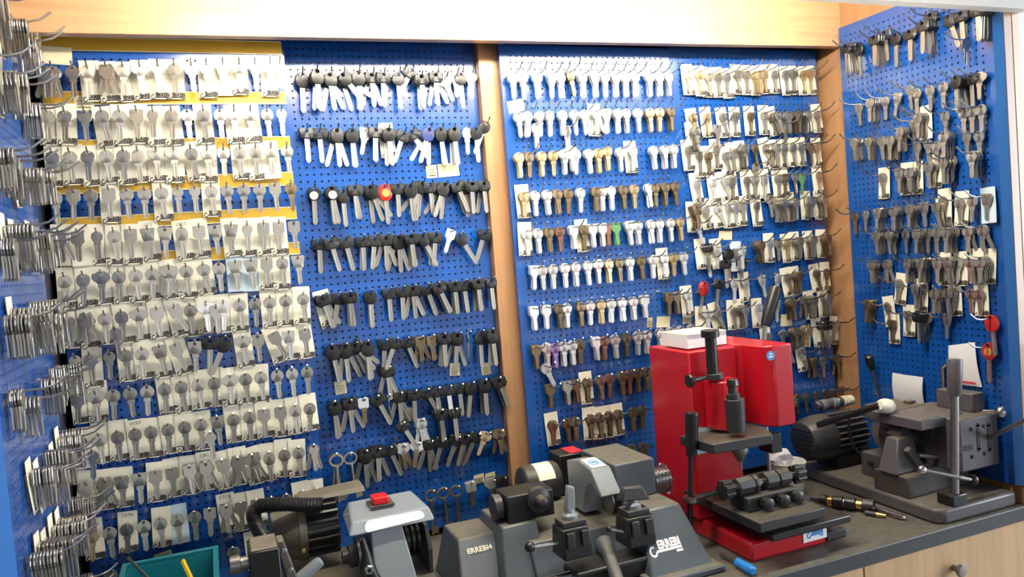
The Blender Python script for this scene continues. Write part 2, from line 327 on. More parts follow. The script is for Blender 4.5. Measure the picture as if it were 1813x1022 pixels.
def key_meshes(sh, fin, headmat=None):
    key = (sh, fin, headmat)
    if key in KM: return KM[key]
    car = sh in BODY; fm = FIN[fin][0]; hm = headmat or (BODY[sh] if car else fm); mm = .001 if car else .00093
    s2 = 'R' if sh == 'X' else sh
    if sh == 'L':
        m = MB(); path = [(13*math.cos(a)*mm, 0, (-9+11*math.sin(a))*mm) for a in [2*math.pi*i/18 for i in range(18)]]
        n = 6
        for i, p in enumerate(path):
            a = 2*math.pi*i/18; c = Vector((math.cos(a), 0, math.sin(a)))
            m.v += [Vector(p)+(c*math.cos(2*math.pi*j/n)+Vector((0, 1, 0))*math.sin(2*math.pi*j/n))*2.2*mm for j in range(n)]
        m.f += [(i*n+j, i*n+(j+1) % n, ((i+1) % 18)*n+(j+1) % n, ((i+1) % 18)*n+j) for i in range(18) for j in range(n)]
        bow = m.mesh('bow', fm); bl = MB().cyl((0, 0, -20*mm), (0, 0, -92*mm), 3*mm, n=10).box((0, -1.2*mm, -90*mm), (13*mm, 1.2*mm, -76*mm)).cyl((0, 0, -21*mm), (0, 0, -27*mm), 4.2*mm, n=10)
        KM[key] = (bow, bl.mesh('blade', fm)); return KM[key]
    N = 18; hr = 3.8 if car else 2.7; th = 3.6 if car else 1.15; ins = .86 if car else .96; hx, hy = 0, 0
    P = OUT[s2]; ang = [2*math.pi*i/N+.01 for i in range(N)]
    if len(P) < 16:
        va = [math.atan2(y, x) % (2*math.pi) for x, y in P]; ang = sorted(va+[a for a in ang if all(abs((a-q+math.pi) % (2*math.pi)-math.pi) > .16 for q in va)]); N = len(ang)
    R_ = [poly_ray(P, a) for a in ang]
    loops = [(hr, None, -th), (None, ins, -th), (None, 1, -th*.55), (None, 1, th*.55), (None, ins, th), (hr, None, th)]; V = []; Fq = []
    for h_, k_, y in loops: V += [((h_ or R_[i]*k_)*math.cos(ang[i])*mm, y*mm, (h_ or R_[i]*k_)*math.sin(ang[i])*mm) for i in range(N)]
    nl = len(loops)
    for l in range(nl): Fq += [(l*N+i, l*N+(i+1) % N, ((l+1) % nl)*N+(i+1) % N, ((l+1) % nl)*N+i) for i in range(N)]
    m = MB(); m.v = V; m.f = Fq; bow = m.mesh('bow', hm)
    bot = min(y for x, y in P); w = 4.3; L = bot-(44 if car else 31); t = 1.15
    prof = [(-w, -t), (-1.6, -t), (-1.1, -t*.3), (1.0, -t*.3), (1.5, -t), (w, -t), (w, t), (1.5, t), (1.0, t*.3), (-1.1, t*.3), (-1.6, t), (-w, t)]
    n = len(prof); zs = [(bot+2, 1), (L+4, 1), (L, .35)]; V = []; Fq = []
    for z, k_ in zs: V += [(x*k_*mm, y*mm, z*mm) for x, y in prof]
    for l in range(2): Fq += [(l*n+i, l*n+(i+1) % n, (l+1)*n+(i+1) % n, (l+1)*n+i) for i in range(n)]
    Fq += [tuple(range(n)), tuple(range(2*n, 3*n))]
    m = MB(); m.v = V; m.f = Fq
    if not car:
        m.box((-6*mm, -t*1.02*mm, (bot-4.5)*mm), (6*mm, t*1.02*mm, (bot+1.5)*mm))
    KM[key] = (bow, m.mesh('blade', fm)); return KM[key]
HK = {}
def hook_mesh(L):
    if L not in HK:
        HK[L] = MB().tube([(0, .004, 0), (0, -.6*L, 0), (0, -.8*L, .05*L), (0, -L, .2*L)], .0015, 6).mesh('hook', 'hook_wire')
    return HK[L]
cm = MB()
for i in range(5):
    z = .016-.068*i/4; y = -.0035*(i/4)**2
    for dy in (0, .0005): cm.v += [(-.0150, y+dy, z), (.0150, y+dy, z)]
for i in range(4):
    a = 4*i; cm.f += [(a, a+1, a+5, a+4), (a+2, a+6, a+7, a+3), (a, a+4, a+6, a+2), (a+1, a+3, a+7, a+5)]
cm.f += [(0, 2, 3, 1), (16, 17, 19, 18)]
CARD = cm.mesh('card', 'card_white', False); cm2 = MB(); cm2.v, cm2.f = cm.v, cm.f; CARDB = cm2.mesh('card', 'card_blue', False)
LOGO = logo_mesh('printed_logo', .0285, 'ink')
ORD = 'zeroth first second third fourth fifth sixth seventh eighth ninth tenth eleventh twelfth thirteenth fourteenth fifteenth sixteenth seventeenth eighteenth nineteenth twentieth'.split()
DISC = {m: MB().cyl((0, -.0036, -.012), (0, -.0046, -.012), .0078, n=18).cyl((0, -.0046, -.012), (0, -.0049, -.012), .0045, n=14).mesh('badge_disc', m) for m in ('disc_silver', 'disc_gold')}
STUFF = {}
def put_key(sh, fin, M_, label, group, headmat=None, disc=None):
    bow, bl = key_meshes(sh, fin, headmat); nm = KIND[sh]
    if fin in 'bkq' and sh in 'RrO': nm = {'b': 'brass_key', 'k': 'bronze_key', 'q': 'reddish_key'}[fin]
    r = bpy.data.objects.new(nm, bow); COL.objects.link(r); r.matrix_world = M_; tag(r, label, 'key', group)
    c = bpy.data.objects.new('blade', bl); COL.objects.link(c); c.parent = r
    if disc: d = bpy.data.objects.new('badge_disc', DISC[disc]); COL.objects.link(d); d.parent = r
    return r
def stuff_key(sh, fin, M_, store):
    for me in key_meshes(sh, fin):
        vs, fs, ms = STUFF.setdefault(store, ([], [], [])); o = len(vs)
        vs.extend(tuple(M_ @ v.co) for v in me.vertices); fs.extend(tuple(i+o for i in p.vertices) for p in me.polygons); ms.extend([me.materials[0].name]*len(me.polygons))
TOK = re.compile(r'(\d+)(?::(\d+))?([A-Za-z])([a-zA-Z]*)(?:t(-?\d+))?$')
GRP = {1: 'keys on the gold-striped board', 2: 'car keys on the recessed board', 3: 'keys on the board beside the post', 4: 'keys on the card-crowded board', 5: 'keys on the wing board', 6: 'keys on the edge-on board'}
HOOKL = {1: .040, 2: .045, 3: .068, 4: .068, 5: .066, 6: .068}
def board_M(b, px, py, d):
    Mb = BOARDS[b][6]
    p = on(px, py, 1, Mb.to_translation().y-d) if b <= 4 else on(px, py, 0, 1.388-d)
    return p
def hang(b, row, line, toks, default='n', back=''):
    (xa, ya), (xb, yb) = line; short = BOARDS[b][7]; rot = BOARDS[b][6].to_3x3().to_4x4(); n = 0
    for tk in toks.split():
        m = TOK.match(tk); assert m, tk
        px, py, sh, mods, tilt = int(m[1]), m[2], m[3], m[4] or '', int(m[5] or 0)
        py = float(py) if py else ya+(yb-ya)*(px-xa)/(xb-xa); n += 1; o_ = ORD[min(n, 20)]
        where = f'{o_} in {ORD[row]} row, {short}'
        nb = (5 if b > 3 else 3) if 'm' in mods else 1 if 'd' in mods else 0
        if back and not nb: nb = int(back)
        d = .016 if b == 3 else .026 if b == 1 else .018+.0045*nb if b == 2 else .011+.0032*nb
        p = board_M(b, px, py, d); Mb = BOARDS[b][6]; lp = Mb.inverted() @ p
        hk = bpy.data.objects.new('hook', hook_mesh(HOOKL[b])); COL.objects.link(hk); hk.parent = BR[b]
        hk.matrix_parent_inverse = BASE[BR[b].name].inverted(); hk.matrix_basis = Mb @ T((lp.x, 0, lp.z-.0006))
        oncard = ''
        if 'c' in mods or 'p' in mods or 'l' in mods:
            lb = 'l' in mods; oncard = ' on blank card' if 'p' in mods else ' on blue card' if lb else ' on logo card'
            cobj = bpy.data.objects.new('key_card', CARDB if lb else CARD); COL.objects.link(cobj)
            cobj.matrix_world = Mb @ T((lp.x+rnd.uniform(-.001, .001), -.0035-.0014*(n % 3), lp.z+rnd.uniform(-.0025, .003))) @ Matrix.Rotation(math.radians(-tilt*.5+rnd.uniform(-3.4, 3.0)), 4, 'Y')
            cw = {'p': 'blank cream', 'l': 'pale blue'}.get('p' if 'p' in mods else 'l' if lb else '', 'cream printed')
            tag(cobj, f'{cw} card {"hanging alone as" if sh == "N" else "behind"} the {o_} {"item" if sh == "N" else "key"}, {ORD[row]} row, {short}', 'card', 'cards on the '+short)
            if (b, row, n) in WRITING:
                w_ = bpy.data.objects.new('handwriting', text_mesh('handwriting', WRITING[(b, row, n)], .0085, 'pencil_ink', 0)); COL.objects.link(w_); w_.parent = cobj
                w_.location = (0, -.0006, .0095); w_.rotation_euler = (math.pi/2, 0, 0)
            if not lb and 'p' not in mods:
                lg = bpy.data.objects.new('printed_logo', LOGO); COL.objects.link(lg); lg.parent = cobj; lg.location = (.0005, -.0038, -.0470); lg.rotation_euler = (math.radians(3), 0, 0)
        if sh == 'N': continue
        fin = default; headmat = None; disc = None
        for ch in mods:
            if ch in 'wbkqvg': fin = ch
        if b == 1 and row != 4 and fin == 'k': fin = 'n'
        car = sh in BODY
        if 'v' in mods and car: fin, headmat = 'n', 'navy_plastic'
        if 'h' in mods: headmat = 'bright_glare_nickel'
        if 'G' in mods: headmat = 'green_plastic'
        if 'o' in mods: disc = 'disc_gold' if sh == 'J' else 'disc_silver'
        if b == 2 and car: fin = 'w' if row < 3 or 'w' in mods else 'n'
        def frame(dy, tl, yaw, lean): return Mb @ T((lp.x, lp.y+dy, lp.z)) @ Matrix.Rotation(math.radians(yaw), 4, 'Z') @ Matrix.Rotation(math.radians(lean), 4, 'X') @ Matrix.Rotation(math.radians(-tl), 4, 'Y')
        yaw = 86 if sh == 'X' else rnd.uniform(-9, 9); tl = tilt+rnd.uniform(-3, 3)
        head = 'nickel-headed' if 'h' in mods else 'navy-headed' if (car and 'v' in mods) else LOOK[sh]
        lab = f'{head} car key' if car else f'{LOOK[sh]} {FIN[fin][1]} key'
        put_key(sh, fin, frame(0, tl, yaw, rnd.uniform(-5, 3)), f'{lab}{oncard}, {where}', GRP[b], headmat, disc)
        extras = []
        if 'f' in mods: extras += [(.0034*(1 if not car else 2.2), tl+rnd.uniform(14, 24)), (.0064*(1 if not car else 2.2), tl-rnd.uniform(12, 22))]
        for q_ in range(nb): extras.append(((.0034 if not car else .0065)*(len(extras)+1) if b != 3 else .0075, tl+rnd.uniform(-7, 7) if b != 3 else tl+rnd.uniform(-3, 3)))
        for e, (dy, te) in enumerate(extras):
            dy = min(dy, .018 if b < 3 else .010 if b == 3 else .026)
            if b == 2 or b == 1:
                dd = -dy if False else dy
                put_key(sh, fin, frame(min(dd, .034), te, rnd.uniform(-6, 6), 0), f'{ORD[e+2]} {LOOK[sh]} key behind the {o_}, {ORD[row]} row, {short}', GRP[b], headmat)
            else: stuff_key(sh if sh != 'X' else 'R', fin, frame(dy, te, rnd.uniform(-6, 6), 0), GRP[b])
WRITING = {(1, 5, 6): 'LF5', (1, 5, 8): 'LF25', (1, 1, 7): 'AFEL', (1, 8, 12): 'TE6', (1, 12, 3): '7A96', (1, 12, 9): 'STCE', (1, 7, 6): 'OB', (1, 11, 8): 'LBC', (1, 10, 5): '1KB3'}
P1 = [((79, 121), (490, 112), '79Rf 92Rf 128R 154Rc 187Scf 217Rc 247Wc 279rc 308Rc 338S 365Rcw 394Tpw 423Rc 451Tw 478Rcw 495rw'),
 ((83, 199), (498, 196), '83Rc 114Rc 149R 179Rct8 211Rc 241Sc 270rc 303Rc 331R 359Rc 389R 414Rc 443Rc 472R 498r'),
 ((92, 272), (507, 261), '92Rc 123Rc 155Rc 187Rc 218Rc 243Ock 276Wc 307Wc 337Rct10 366Rc 395R 424Rc 452Rc 479Rp 507R'),
 ((97, 341), (514, 327), '97O 129S 160R 192Sc 223R 255R 285Rc 314r 344r 373Rc 401R 431R 459R 486S 514Rk'),
 ((105, 416), (520, 396), '105Spf 137Sp 171rc 201Rc 231Sc 261Tc 292T 321Oc 352Sc 380T 409Tc 437rc 466Sc 493Sc 520S'),
 ((114, 491), (527, 457), '114Rc 147Rc 179Wc 210Rc 239Rc 269Rc 299Wcf 329Rc 359Rct6 387R 416Tl 444Tl 472Sc 499Rc 527T'),
 ((121, 564), (536, 523), '121Rck 151Scf 185Rc 204:584Rt4 215Rc 245Wc 277Sc 308Sct25 336Rc 364Wcw 382:545Sf 395Tcw 423Rc 451R 477Rc 505Rc 536Rc'),
 ((132, 633), (539, 587), '132r 159Rc 193r 222Rc 251Rc 282Tct10 310Sct20 345T 372:603Kt-8 400:601Et-25 430Wc 456S 484Sct25 511Tcw 539Sc'),
 ((137, 701), (543, 652), '137Sc 169Wc 200R 229R 260R 291Rc 320Rct6 350Rct6 379Rc 407Wc 434Rck 461Rc 490R 516R 543R'),
 ((142, 777), (548, 717), '142Rp 164:801r 175Rc 208Rc 239Rc 267Rc 297Rc 326Rct2 356Rct-4 372:769r 384T 413Rc 442Rc 467Sc 496Sc 522Rck 548Rc'),
 ((153, 858), (555, 791), '153Sckt-10 185Scf 215Tc 247T 275Sck 304Sc 335Scf 364Scf 393Sct10 421Scf 446Wcft12 476Oc 503Rc 528Rc 555rf'),
 ((162, 943), (560, 868), '162Rcb 193R 224Rc 254R 283Rc 313Rl 344R 371S 400Sckf 426Sck 454Sck 480R 507R 535Rc 560Rp'),
 ((195, 1012), (449, 965), '195Rk 412Rk 449rpk')]
P2 = [((534, 133), (832, 133), '534E 561:127Em 584Bf 607Bft35 634:130Ed 658Kf 678Kd 704B 728:126Kt-28 746:136Kmd 771Kf 787:140Wht20 806r 814B 832Whw'),
 ((542, 232), (842, 229), '542F 565K 596Ef 623Ed 647Thwt-12 665Kdt-5 688Bmc 714:237Kt-24 728:235Kt28 760Evft-22 780Ed 804Em 826Ohw 842B 860:219Bt-25'),
 ((555, 335), (856, 325), '555Bo 587Bom 606:340B 628Kd 656Eft18 681Jo 704K 726Ed 747:325Bft-28 761K 787Eft-25 809Kdt18 823B 835Km 856Kf'),
 ((565, 428), (858, 412), '565K 585Kdt15 611Kt10 642Kdk 663Kt-10 683Ff 706Ef 728Fm 747Bdt22 771Kdt-10 799:410Shwt-24 813:418Bt26 858Kt-20'),
 ((571, 528), (870, 497), '571Kfct15 599Kt-10 620Km 655Bd 688F 712F 731Ff 755Kt14 776Kmt20 805Fm 821K 846Fm 869F'),
 ((587, 616), (871, 588), '587Emt8 611Ef 629Kft35 651Em 681Kt-4 700:604Kt-25 719Kt20 744Sfk 764Skd 786Km 810Bft-8 827X 850Et-5 871Em 686:654Kf'),
 ((592, 716), (883, 674), '592Bm 619Kf 643Shk 667Kdt25 686X 707Kf 733Kd 754Kt25 773K 793Kw 813K 834Bdt-10 858Bm 883Kmt18 711:751Kt25 745:745Rhwf 781:731Fm 804:728Fd'),
 ((595, 808), (883, 765), '595Lm 619:804Lt3 646Ef 669Kf 689Kt20 713Whkf 739Whkt-10 760Kf 783Kt-20 808Kt-20 823Kft-22 843Kt-28 861Wbt-28 883Wkf'),
 ((763, 870), (889, 848), '763Lk 784Lkt4 807Lkt-3 834Shkm 869Whk 889Kdt-5')]
P3 = [((908, 132), (1184, 131), '908R 925R 951R 977Tm 992R 1009:127Okt10 1031R 1053T 1071R 1090R 1107R 1124R 1150R 1167R 1184R'),
 ((918, 201), (1188, 193), '918R 934R 949:221R 956R 973R 996R 1005:225Xw 1017R 1034R 1056Rcf 1073T 1093R 1109R 1129R 1150Rb 1168Rb 1188Rk'),
 ((919, 273), (1193, 259), '919Rb 937Rk 959Rb 979Rb 1000W 1010:263W 1020R 1042R 1059Rb 1075:262Rb 1098R 1121Rc 1157R 1177Rm 1193R'),
 ((927, 342), (1195, 325), '927Rbc 947R 968R 986Rk 1006Rk 1028R 1055Rkm 1066R 1082R 1103Rk 1123Rb 1148R 1160Rk 1178Rk 1195Rk'),
 ((932, 409), (1204, 388), '932Rc 952R 971Rk 991Rq 1015S 1034Rkc 1049S 1066S 1076rq 1090Sg 1114T 1129R 1152R 1168R 1187R 1204Rb'),
 ((946, 474), (1210, 449), '946Sm 960R 979R 1000R 1019R 1040R 1059W 1078Rb 1096Rk 1115R 1135Rk 1156R 1176Rc 1193Rb 1210R'),
 ((945, 546), (1218, 518), '945S 967S 990Rk 1004R 1028Rk 1045R 1064Rb 1082R 1101R 1121R 1141S 1185Skm 1198Skm 1218Rc'),
 ((949, 615), (1225, 577), '949Sk 969W 982Rv 998R 1013R 1027Rk 1055Sm 1070Rq 1089R 1110Rk 1130R 1146R 1170R 1188R 1206R 1225R 965:648Rt25'),
 ((974, 684), (1145, 653), '974Sk 1004S 1020Sk 1041Rkc 1063R 1080Rq 1101Rkm 1115Rq 1129Rkm 1145Rk'),
 ((980, 748), (1138, 722), '980Rkc 1004Rk 1019Rk 1047Rkc 1063Rkc 1080Rkc 1096Rkc 1121Rk 1138Rk'),
 ((1045, 800), (1140, 787), '1045Rk 1062Rk 1078Rk 1101Rk 1119Rk 1140Rk')]
P4 = [((1219, 127), (1447, 127), '1219Rbc 1238Rbc 1255:132Wc 1272:131Rc 1287:131Rc 1307Wc 1322Rc 1345Rbcm 1353Rbc 1372Rc 1391Rc 1404Wc 1422Rcb 1435Wcb'),
 ((1226, 203), (1447, 198), '1226Rkct12 1233:226Rcm 1252Rbc 1270:224S 1279Rct10 1303Wc 1329Rkc 1353Rc 1376Rcmt14 1388:220R 1396Rm 1414Rkm 1432Rm 1447Rc'),
 ((1219, 260), (1447, 255), '1219Rc 1238:270Rc 1254:271Rck 1268Rc 1284:271Rct14 1298:266Sc 1320Rcm 1336Rk 1338:291R 1355Rct18 1376Rcm 1389Rc 1404Rc 1419Rc 1434Rk 1447Rc'),
 ((1234, 320), (1450, 306), '1234Rcwt10 1263Rcw 1284Tcwt10 1297Rc 1322Rc 1337Rc 1354Tcw 1378Rc 1390Rck 1407R 1420:310Sg 1450Rc'),
 ((1234, 367), (1460, 349), '1234Tckm 1234:395Rwt14 1249Rcwt15 1269Rcwt22 1290Tcw 1303Rcw 1315Sc 1340Rc 1363:350W 1372W 1390Rcm 1410Rcm 1438Scm 1460Rcm'),
 ((1240, 440), (1466, 417), '1242:437Nc 1252:435K 1253:456Swt8 1269Rcw 1290:444B 1284:464K 1313:440Tlmw 1313:462K 1348Rkm 1363:425Rcw 1378R 1394Rbc 1417Rcm 1441Rcm 1466Rckm'),
 ((1246, 503), (1463, 478), '1246Jt-10 1272Ft-10 1300Tw 1319Rcw 1348Twt10 1378Twt-15 1393Rct14 1416Rckm 1445Rckt10 1463Rck'),
 ((1243, 553), (1467, 523), '1243:553Nc 1253Ww 1268Tct22 1299Rc 1319Rcm 1343Rcw 1375Tw 1404Rkm 1425Wf 1442Rcm 1467Rcm'),
 ((1358, 593), (1480, 570), '1358Wc 1386W 1410Rkm 1433Rbmt-10 1447Nc 1464Km 1480Rct-20'),
 ((1396, 614), (1483, 630), '1396:612Wf 1419:621Rct15 1440:637Skf 1456:634R 1483:630Rkf 1386:658Rk'),
 ((1412, 699), (1490, 687), '1403:707BG 1412Rk 1426Rk 1444Rk 1461Rk 1474Rk 1490Sk')]
P5 = [((1498, 82), (1731, 12), '1498:82Km 1520:81Et8 1548:67Km 1567:58K 1586:62B 1611:57K 1634:42Km 1648:27K 1680:30Bt15 1702:24K 1711:70X 1731:14Km'),
 ((1520, 185), (1734, 132), '1520R 1540:177Rm 1567R 1590Tt-10 1611:154R 1624R 1646R 1670R 1693:138Bm 1720K 1734W'),
 ((1617, 210), (1737, 188), '1617:214R 1625:203Rpm 1634R 1673R 1706R 1721R 1737R'),
 ((1511, 247), (1733, 235), '1511Rm 1537Rm 1561Rm 1576Rm 1593:228Rm 1624:255R 1643:250R 1658:253R 1670:236Rm 1711R 1733R'),
 ((1562, 309), (1720, 271), '1562Rc 1592Tcm 1609:300Rcm 1642Rcm 1670Rm 1687R 1720Rm'),
 ((1513, 378), (1746, 347), '1513Rk 1533R 1553Tm 1581Rm 1609Rm 1635T 1655:362Rcmt12 1669:350Rc 1698Rc 1722R 1746Tl'),
 ((1550, 413), (1738, 402), '1550Rm 1573Rm 1603R 1622Rm 1642R 1658R 1675Rm 1692Rt-8 1713Rf 1738Rf'),
 ((1542, 464), (1735, 458), '1542Rm 1569Rf 1606Rm 1629Tm 1659Tcm 1677Tm 1696Tcw 1716Rcm 1735Rcm'),
 ((1592, 505), (1733, 515), '1592:497Rct-8 1620:508Tcm 1654:515Rm 1676:514Rcm 1718:514R 1733:515Rc'),
 ((1535, 535), (1755, 566), '1535:535Tkm 1570:538Rct12 1579:570Tkc 1606:553Rc 1625:558Km 1644:557Rt-15 1677:559T 1751:612Jot3 1755:563Jt8')]
LINES = {1: P1, 2: P2, 3: P3, 4: P4, 5: P5}
for b, rows in LINES.items():
    for i, (a, c, s) in enumerate(rows): hang(b, i+1, (a, c), s, 'w' if b == 3 and i < 8 else 'n', '1' if b == 3 else '')  # upper rows beside the post get the paler nickel as painted glare
# the wing board at the near end: long hooks full of blanks hanging face to face
Mb = BOARDS[6][6]; rw = 0
for zi in range(9):
    z = 1.872-.100*zi
    for ci, lx in enumerate((-.385, -.335, -.285, -.235, -.185, -.135, -.10)):
        if rnd.random() < .16: continue
        zz = z+rnd.uniform(-.012, .012); lx += rnd.uniform(-.008, .008)
        hk = bpy.data.objects.new('hook', hook_mesh(HOOKL[6])); COL.objects.link(hk); hk.parent = BR[6]
        hk.matrix_parent_inverse = BASE[BR[6].name].inverted(); hk.matrix_basis = Mb @ T((lx, 0, zz))
        n = rnd.choice((5, 7, 8, 10)); sh = rnd.choice('RRSTO'); d0 = rnd.uniform(.006, .012); st = rnd.uniform(.0028, .0045)
        for q_ in range(n):
            Mk = Mb @ T((lx, -(d0+q_*st), zz)) @ Matrix.Rotation(math.radians(rnd.uniform(-5, 5)), 4, 'Z') @ Matrix.Rotation(math.radians(rnd.uniform(-5, 5)), 4, 'Y')
            if q_ == n-1: put_key(sh, 'n', Mk, f'front {LOOK[sh]} blank of stack, {ORD[ci+1]} hook of {ORD[zi+1]} row, edge-on wing board', GRP[6])
            else: stuff_key(sh, 'n', Mk, GRP[6])
        if rnd.random() < .35:
            co = bpy.data.objects.new('key_card', CARD); COL.objects.link(co); co.matrix_world = Mb @ T((lx, -.004, zz+.002)) @ Matrix.Rotation(math.radians(rnd.uniform(-4, 4)), 4, 'Y')
            tag(co, f'white card behind {ORD[ci+1]} stack of {ORD[zi+1]} row, edge-on wing board', 'card', 'cards on the edge-on board')
            lg = bpy.data.objects.new('printed_logo', LOGO); COL.objects.link(lg); lg.parent = co; lg.location = (.0005, -.0038, -.0470)
for gname, (vs, fs, ms) in STUFF.items():
    me = bpy.data.meshes.new('stacked_keys'); me.from_pydata(vs, [], fs); names = sorted(set(ms))
    for n_ in names: me.materials.append(MT[n_])
    me.polygons.foreach_set('material_index', [names.index(n_) for n_ in ms])
    o = link('stacked_keys', me); o['kind'] = 'stuff'; o['label'] = 'key blanks stacked behind the front ones, '+gname; o['category'] = 'keys'

# ------------------------------------------------------------------ paper labels stuck on the boards
for b, px, py, w, h, tl, lab in (
 (1, 93, 98, .056, .028, -4, 'curled cream label above first keys, gold-striped board'),
 (1, 149, 183, .029, .024, 0, 'small cream label above third key of second row, gold-striped board'),
 (1, 289, 984, .028, .014, 9, 'cream label just above the teal bin'),
 (2, 764, 304, .022, .025, 3, 'small cream label above third row of car keys'),
 (2, 794, 301, .044, .026, 3, 'wide cream label above third row of car keys'),
 (2, 603, 686, .022, .026, 3, 'cream label above first car keys of seventh row'),
 (2, 805, 654, .021, .026, -4, 'lined cream label under the fanned car keys of sixth row'),
 (2, 860, 653, .020, .025, 4, 'plain tan label beside the wooden post on car-key board'),
 (2, 722, 731, .026, .022, -14, 'tilted tan label behind the lower car keys'),
 (2, 848, 848, .022, .020, 5, 'handwritten label over last row of car-key board'),
 (2, 868, 845, .022, .020, 5, 'second handwritten label over last row of car-key board'),
 (3, 913, 188, .036, .024, 12, 'blank white label over second row beside the wooden post'),
 (3, 1150, 571, .014, .022, -4, 'narrow tan label over eighth row behind red drill'),
 (3, 1174, 570, .034, .024, -4, 'wide tan label over eighth row behind red drill'),
 (3, 1216, 567, .022, .016, -4, 'small white label over eighth row behind red drill'),
 (4, 1284, 417, .036, .020, -3, 'tan label over sixth row of card-crowded board'),
 (4, 1392, 567, .034, .028, -4, 'tan square label beside the black lever handle')):
    p = board_M(b, px, py, .0012); m = MB()
    for i in range(5):
        z = h/2-h*i/4; y = -.0025*(1-i/4)**2
        for dy in (0, .0004): m.v += [(-w/2, y+dy, z), (w/2, y+dy, z)]
    for i in range(4):
        a = 4*i; m.f += [(a, a+1, a+5, a+4), (a+2, a+6, a+7, a+3), (a, a+4, a+6, a+2), (a+1, a+3, a+7, a+5)]
    m.f += [(0, 2, 3, 1), (16, 17, 19, 18)]
    o = tag(part('paper_label', m, 'label_cream'), lab, 'label', 'paper labels on the pegboards'); o.location = p; o.rotation_euler = (0, math.radians(-tl), 0)
    if w < .03:
        for q_ in range(3): sub('ruled_line', MB().box((-w*.36, -.0026-.0004, h*(.12-.2*q_)), (w*.36, -.0010, h*(.12-.2*q_)+.0006)), 'pencil_ink', o)
# ------------------------------------------------------------------ machines
def c(px, py, y): return on(px, py, 1, y)
def vcyl(mb, px, y, p0, p1, r0, r1=None, n=20):
    a = c(px, p0, y); b_ = c(px, p1, y); x = (a.x+b_.x)/2; return mb.cyl((x, y, b_.z), (x, y, a.z), r0, r1, n)
def bx(lo, hi): return MB().box(lo, hi)
def bolts(parent, pts, r, axis, mt='steel_dull', name='bolt', h=.003):
    for p in pts: part(name, MB().lathe(p, axis, [(0, r), (h*.8, r), (h, r*.8)], 12), mt, parent)
# --- red key drilling machine
d = thing('key_drilling_machine', 'tall red vertical key drilling machine with black levers and table', 'machine', (.885, -.25, ZC))
part('base', bx((.807, -.392, ZC+.0005), (.968, -.12, .981)), 'drill_red', d, .005)
part('column', MB().prism([(.800, -.256, .982), (.905, -.256, .982), (.905, -.12, .982), (.800, -.12, .982)], (0, 0, .312)), 'drill_red', d, .003)
hd = part('head', MB().prism([(.9055, -.12, 1.146), (.9055, -.245, 1.146), (.918, -.258, 1.146), (.925, -.31, 1.146), (.938, -.322, 1.146), (.979, -.322, 1.146), (.979, -.12, 1.146)], (0, 0, .150)), 'drill_red', d, .003)
part('quill_bracket', MB().prism([(.828, -.2565, 1.150), (.828, -.285, 1.150), (.842, -.303, 1.150), (.868, -.303, 1.150), (.885, -.285, 1.150), (.885, -.2565, 1.150)], (0, 0, .090)), 'drill_red', d, .003)
part('window_panel', MB().prism([c(1232, 757, -.2562), c(1262, 757, -.2562), c(1296, 783, -.2562), c(1275, 795, -.2562), c(1234, 805, -.2562)], (0, -.0015, 0)), 'pale_panel', d)
ql = MB(); vcyl(ql, 1260, -.28, 598, 664, .0105); part('quill_shaft', ql, 'machine_black', d)
q2 = MB(); vcyl(q2, 1257, -.28, 584, 597, .0165, n=24); part('depth_knob', q2, 'machine_black', d, .001)
q3 = MB(); vcyl(q3, 1265, -.28, 661, 671, .0165, n=8); part('hex_collar', q3, 'machine_dark', d, .001)
a = c(1249, 669, -.295); e = c(1221, 675, -.295)
part('thumb_screw', MB().lathe(a, e-a, [(0, .004), (.6*(e-a).length, .004), (.75*(e-a).length, .007), ((e-a).length, .0125), ((e-a).length+.003, .0115)], 16), 'machine_black', d)
q4 = MB(); vcyl(q4, 1302, -.325, 706, 764, .0165, .0175, 24); tr = part('tracer_body', q4, 'machine_dark', d, .001)
q5 = MB(); vcyl(q5, 1297, -.325, 682, 706, .008); vcyl(q5, 1298, -.325, 697, 706, .012); part('tracer_stem', q5, 'machine_dark', d)
q6 = MB(); vcyl(q6, 1297, -.325, 671, 683, .011, .0095, 10); part('tracer_knob', q6, 'machine_black', d, .001)
p0 = c(1252, 762, -.33); p1 = c(1377, 762, -.33)
part('spindle_plate', MB().prism([(p0.x, -.345, 1.128), (p1.x-.03, -.352, 1.128), (p1.x-.004, -.30, 1.128), (p1.x-.004, -.258, 1.128), (p0.x-.01, -.258, 1.128)], (0, 0, .017)), 'machine_dark', d, .0015)
ch = c(1309, 786, -.33)
part('chuck', MB().lathe((ch.x, -.33, 1.1275), (0, 0, -1), [(0, .015), (.008, .015), (.014, .011), (.020, .008), (.026, .005), (.027, .002), (.040, .0015)], 18), 'steel_dull', d)
part('guide_rod', MB().cyl((.953, -.27, 1.05), (.953, -.27, 1.145), .0035, n=10), 'steel', d)
part('slide_block', bx((.938, -.30, 1.092), (.962, -.262, 1.1275)), 'machine_black', d, .001)
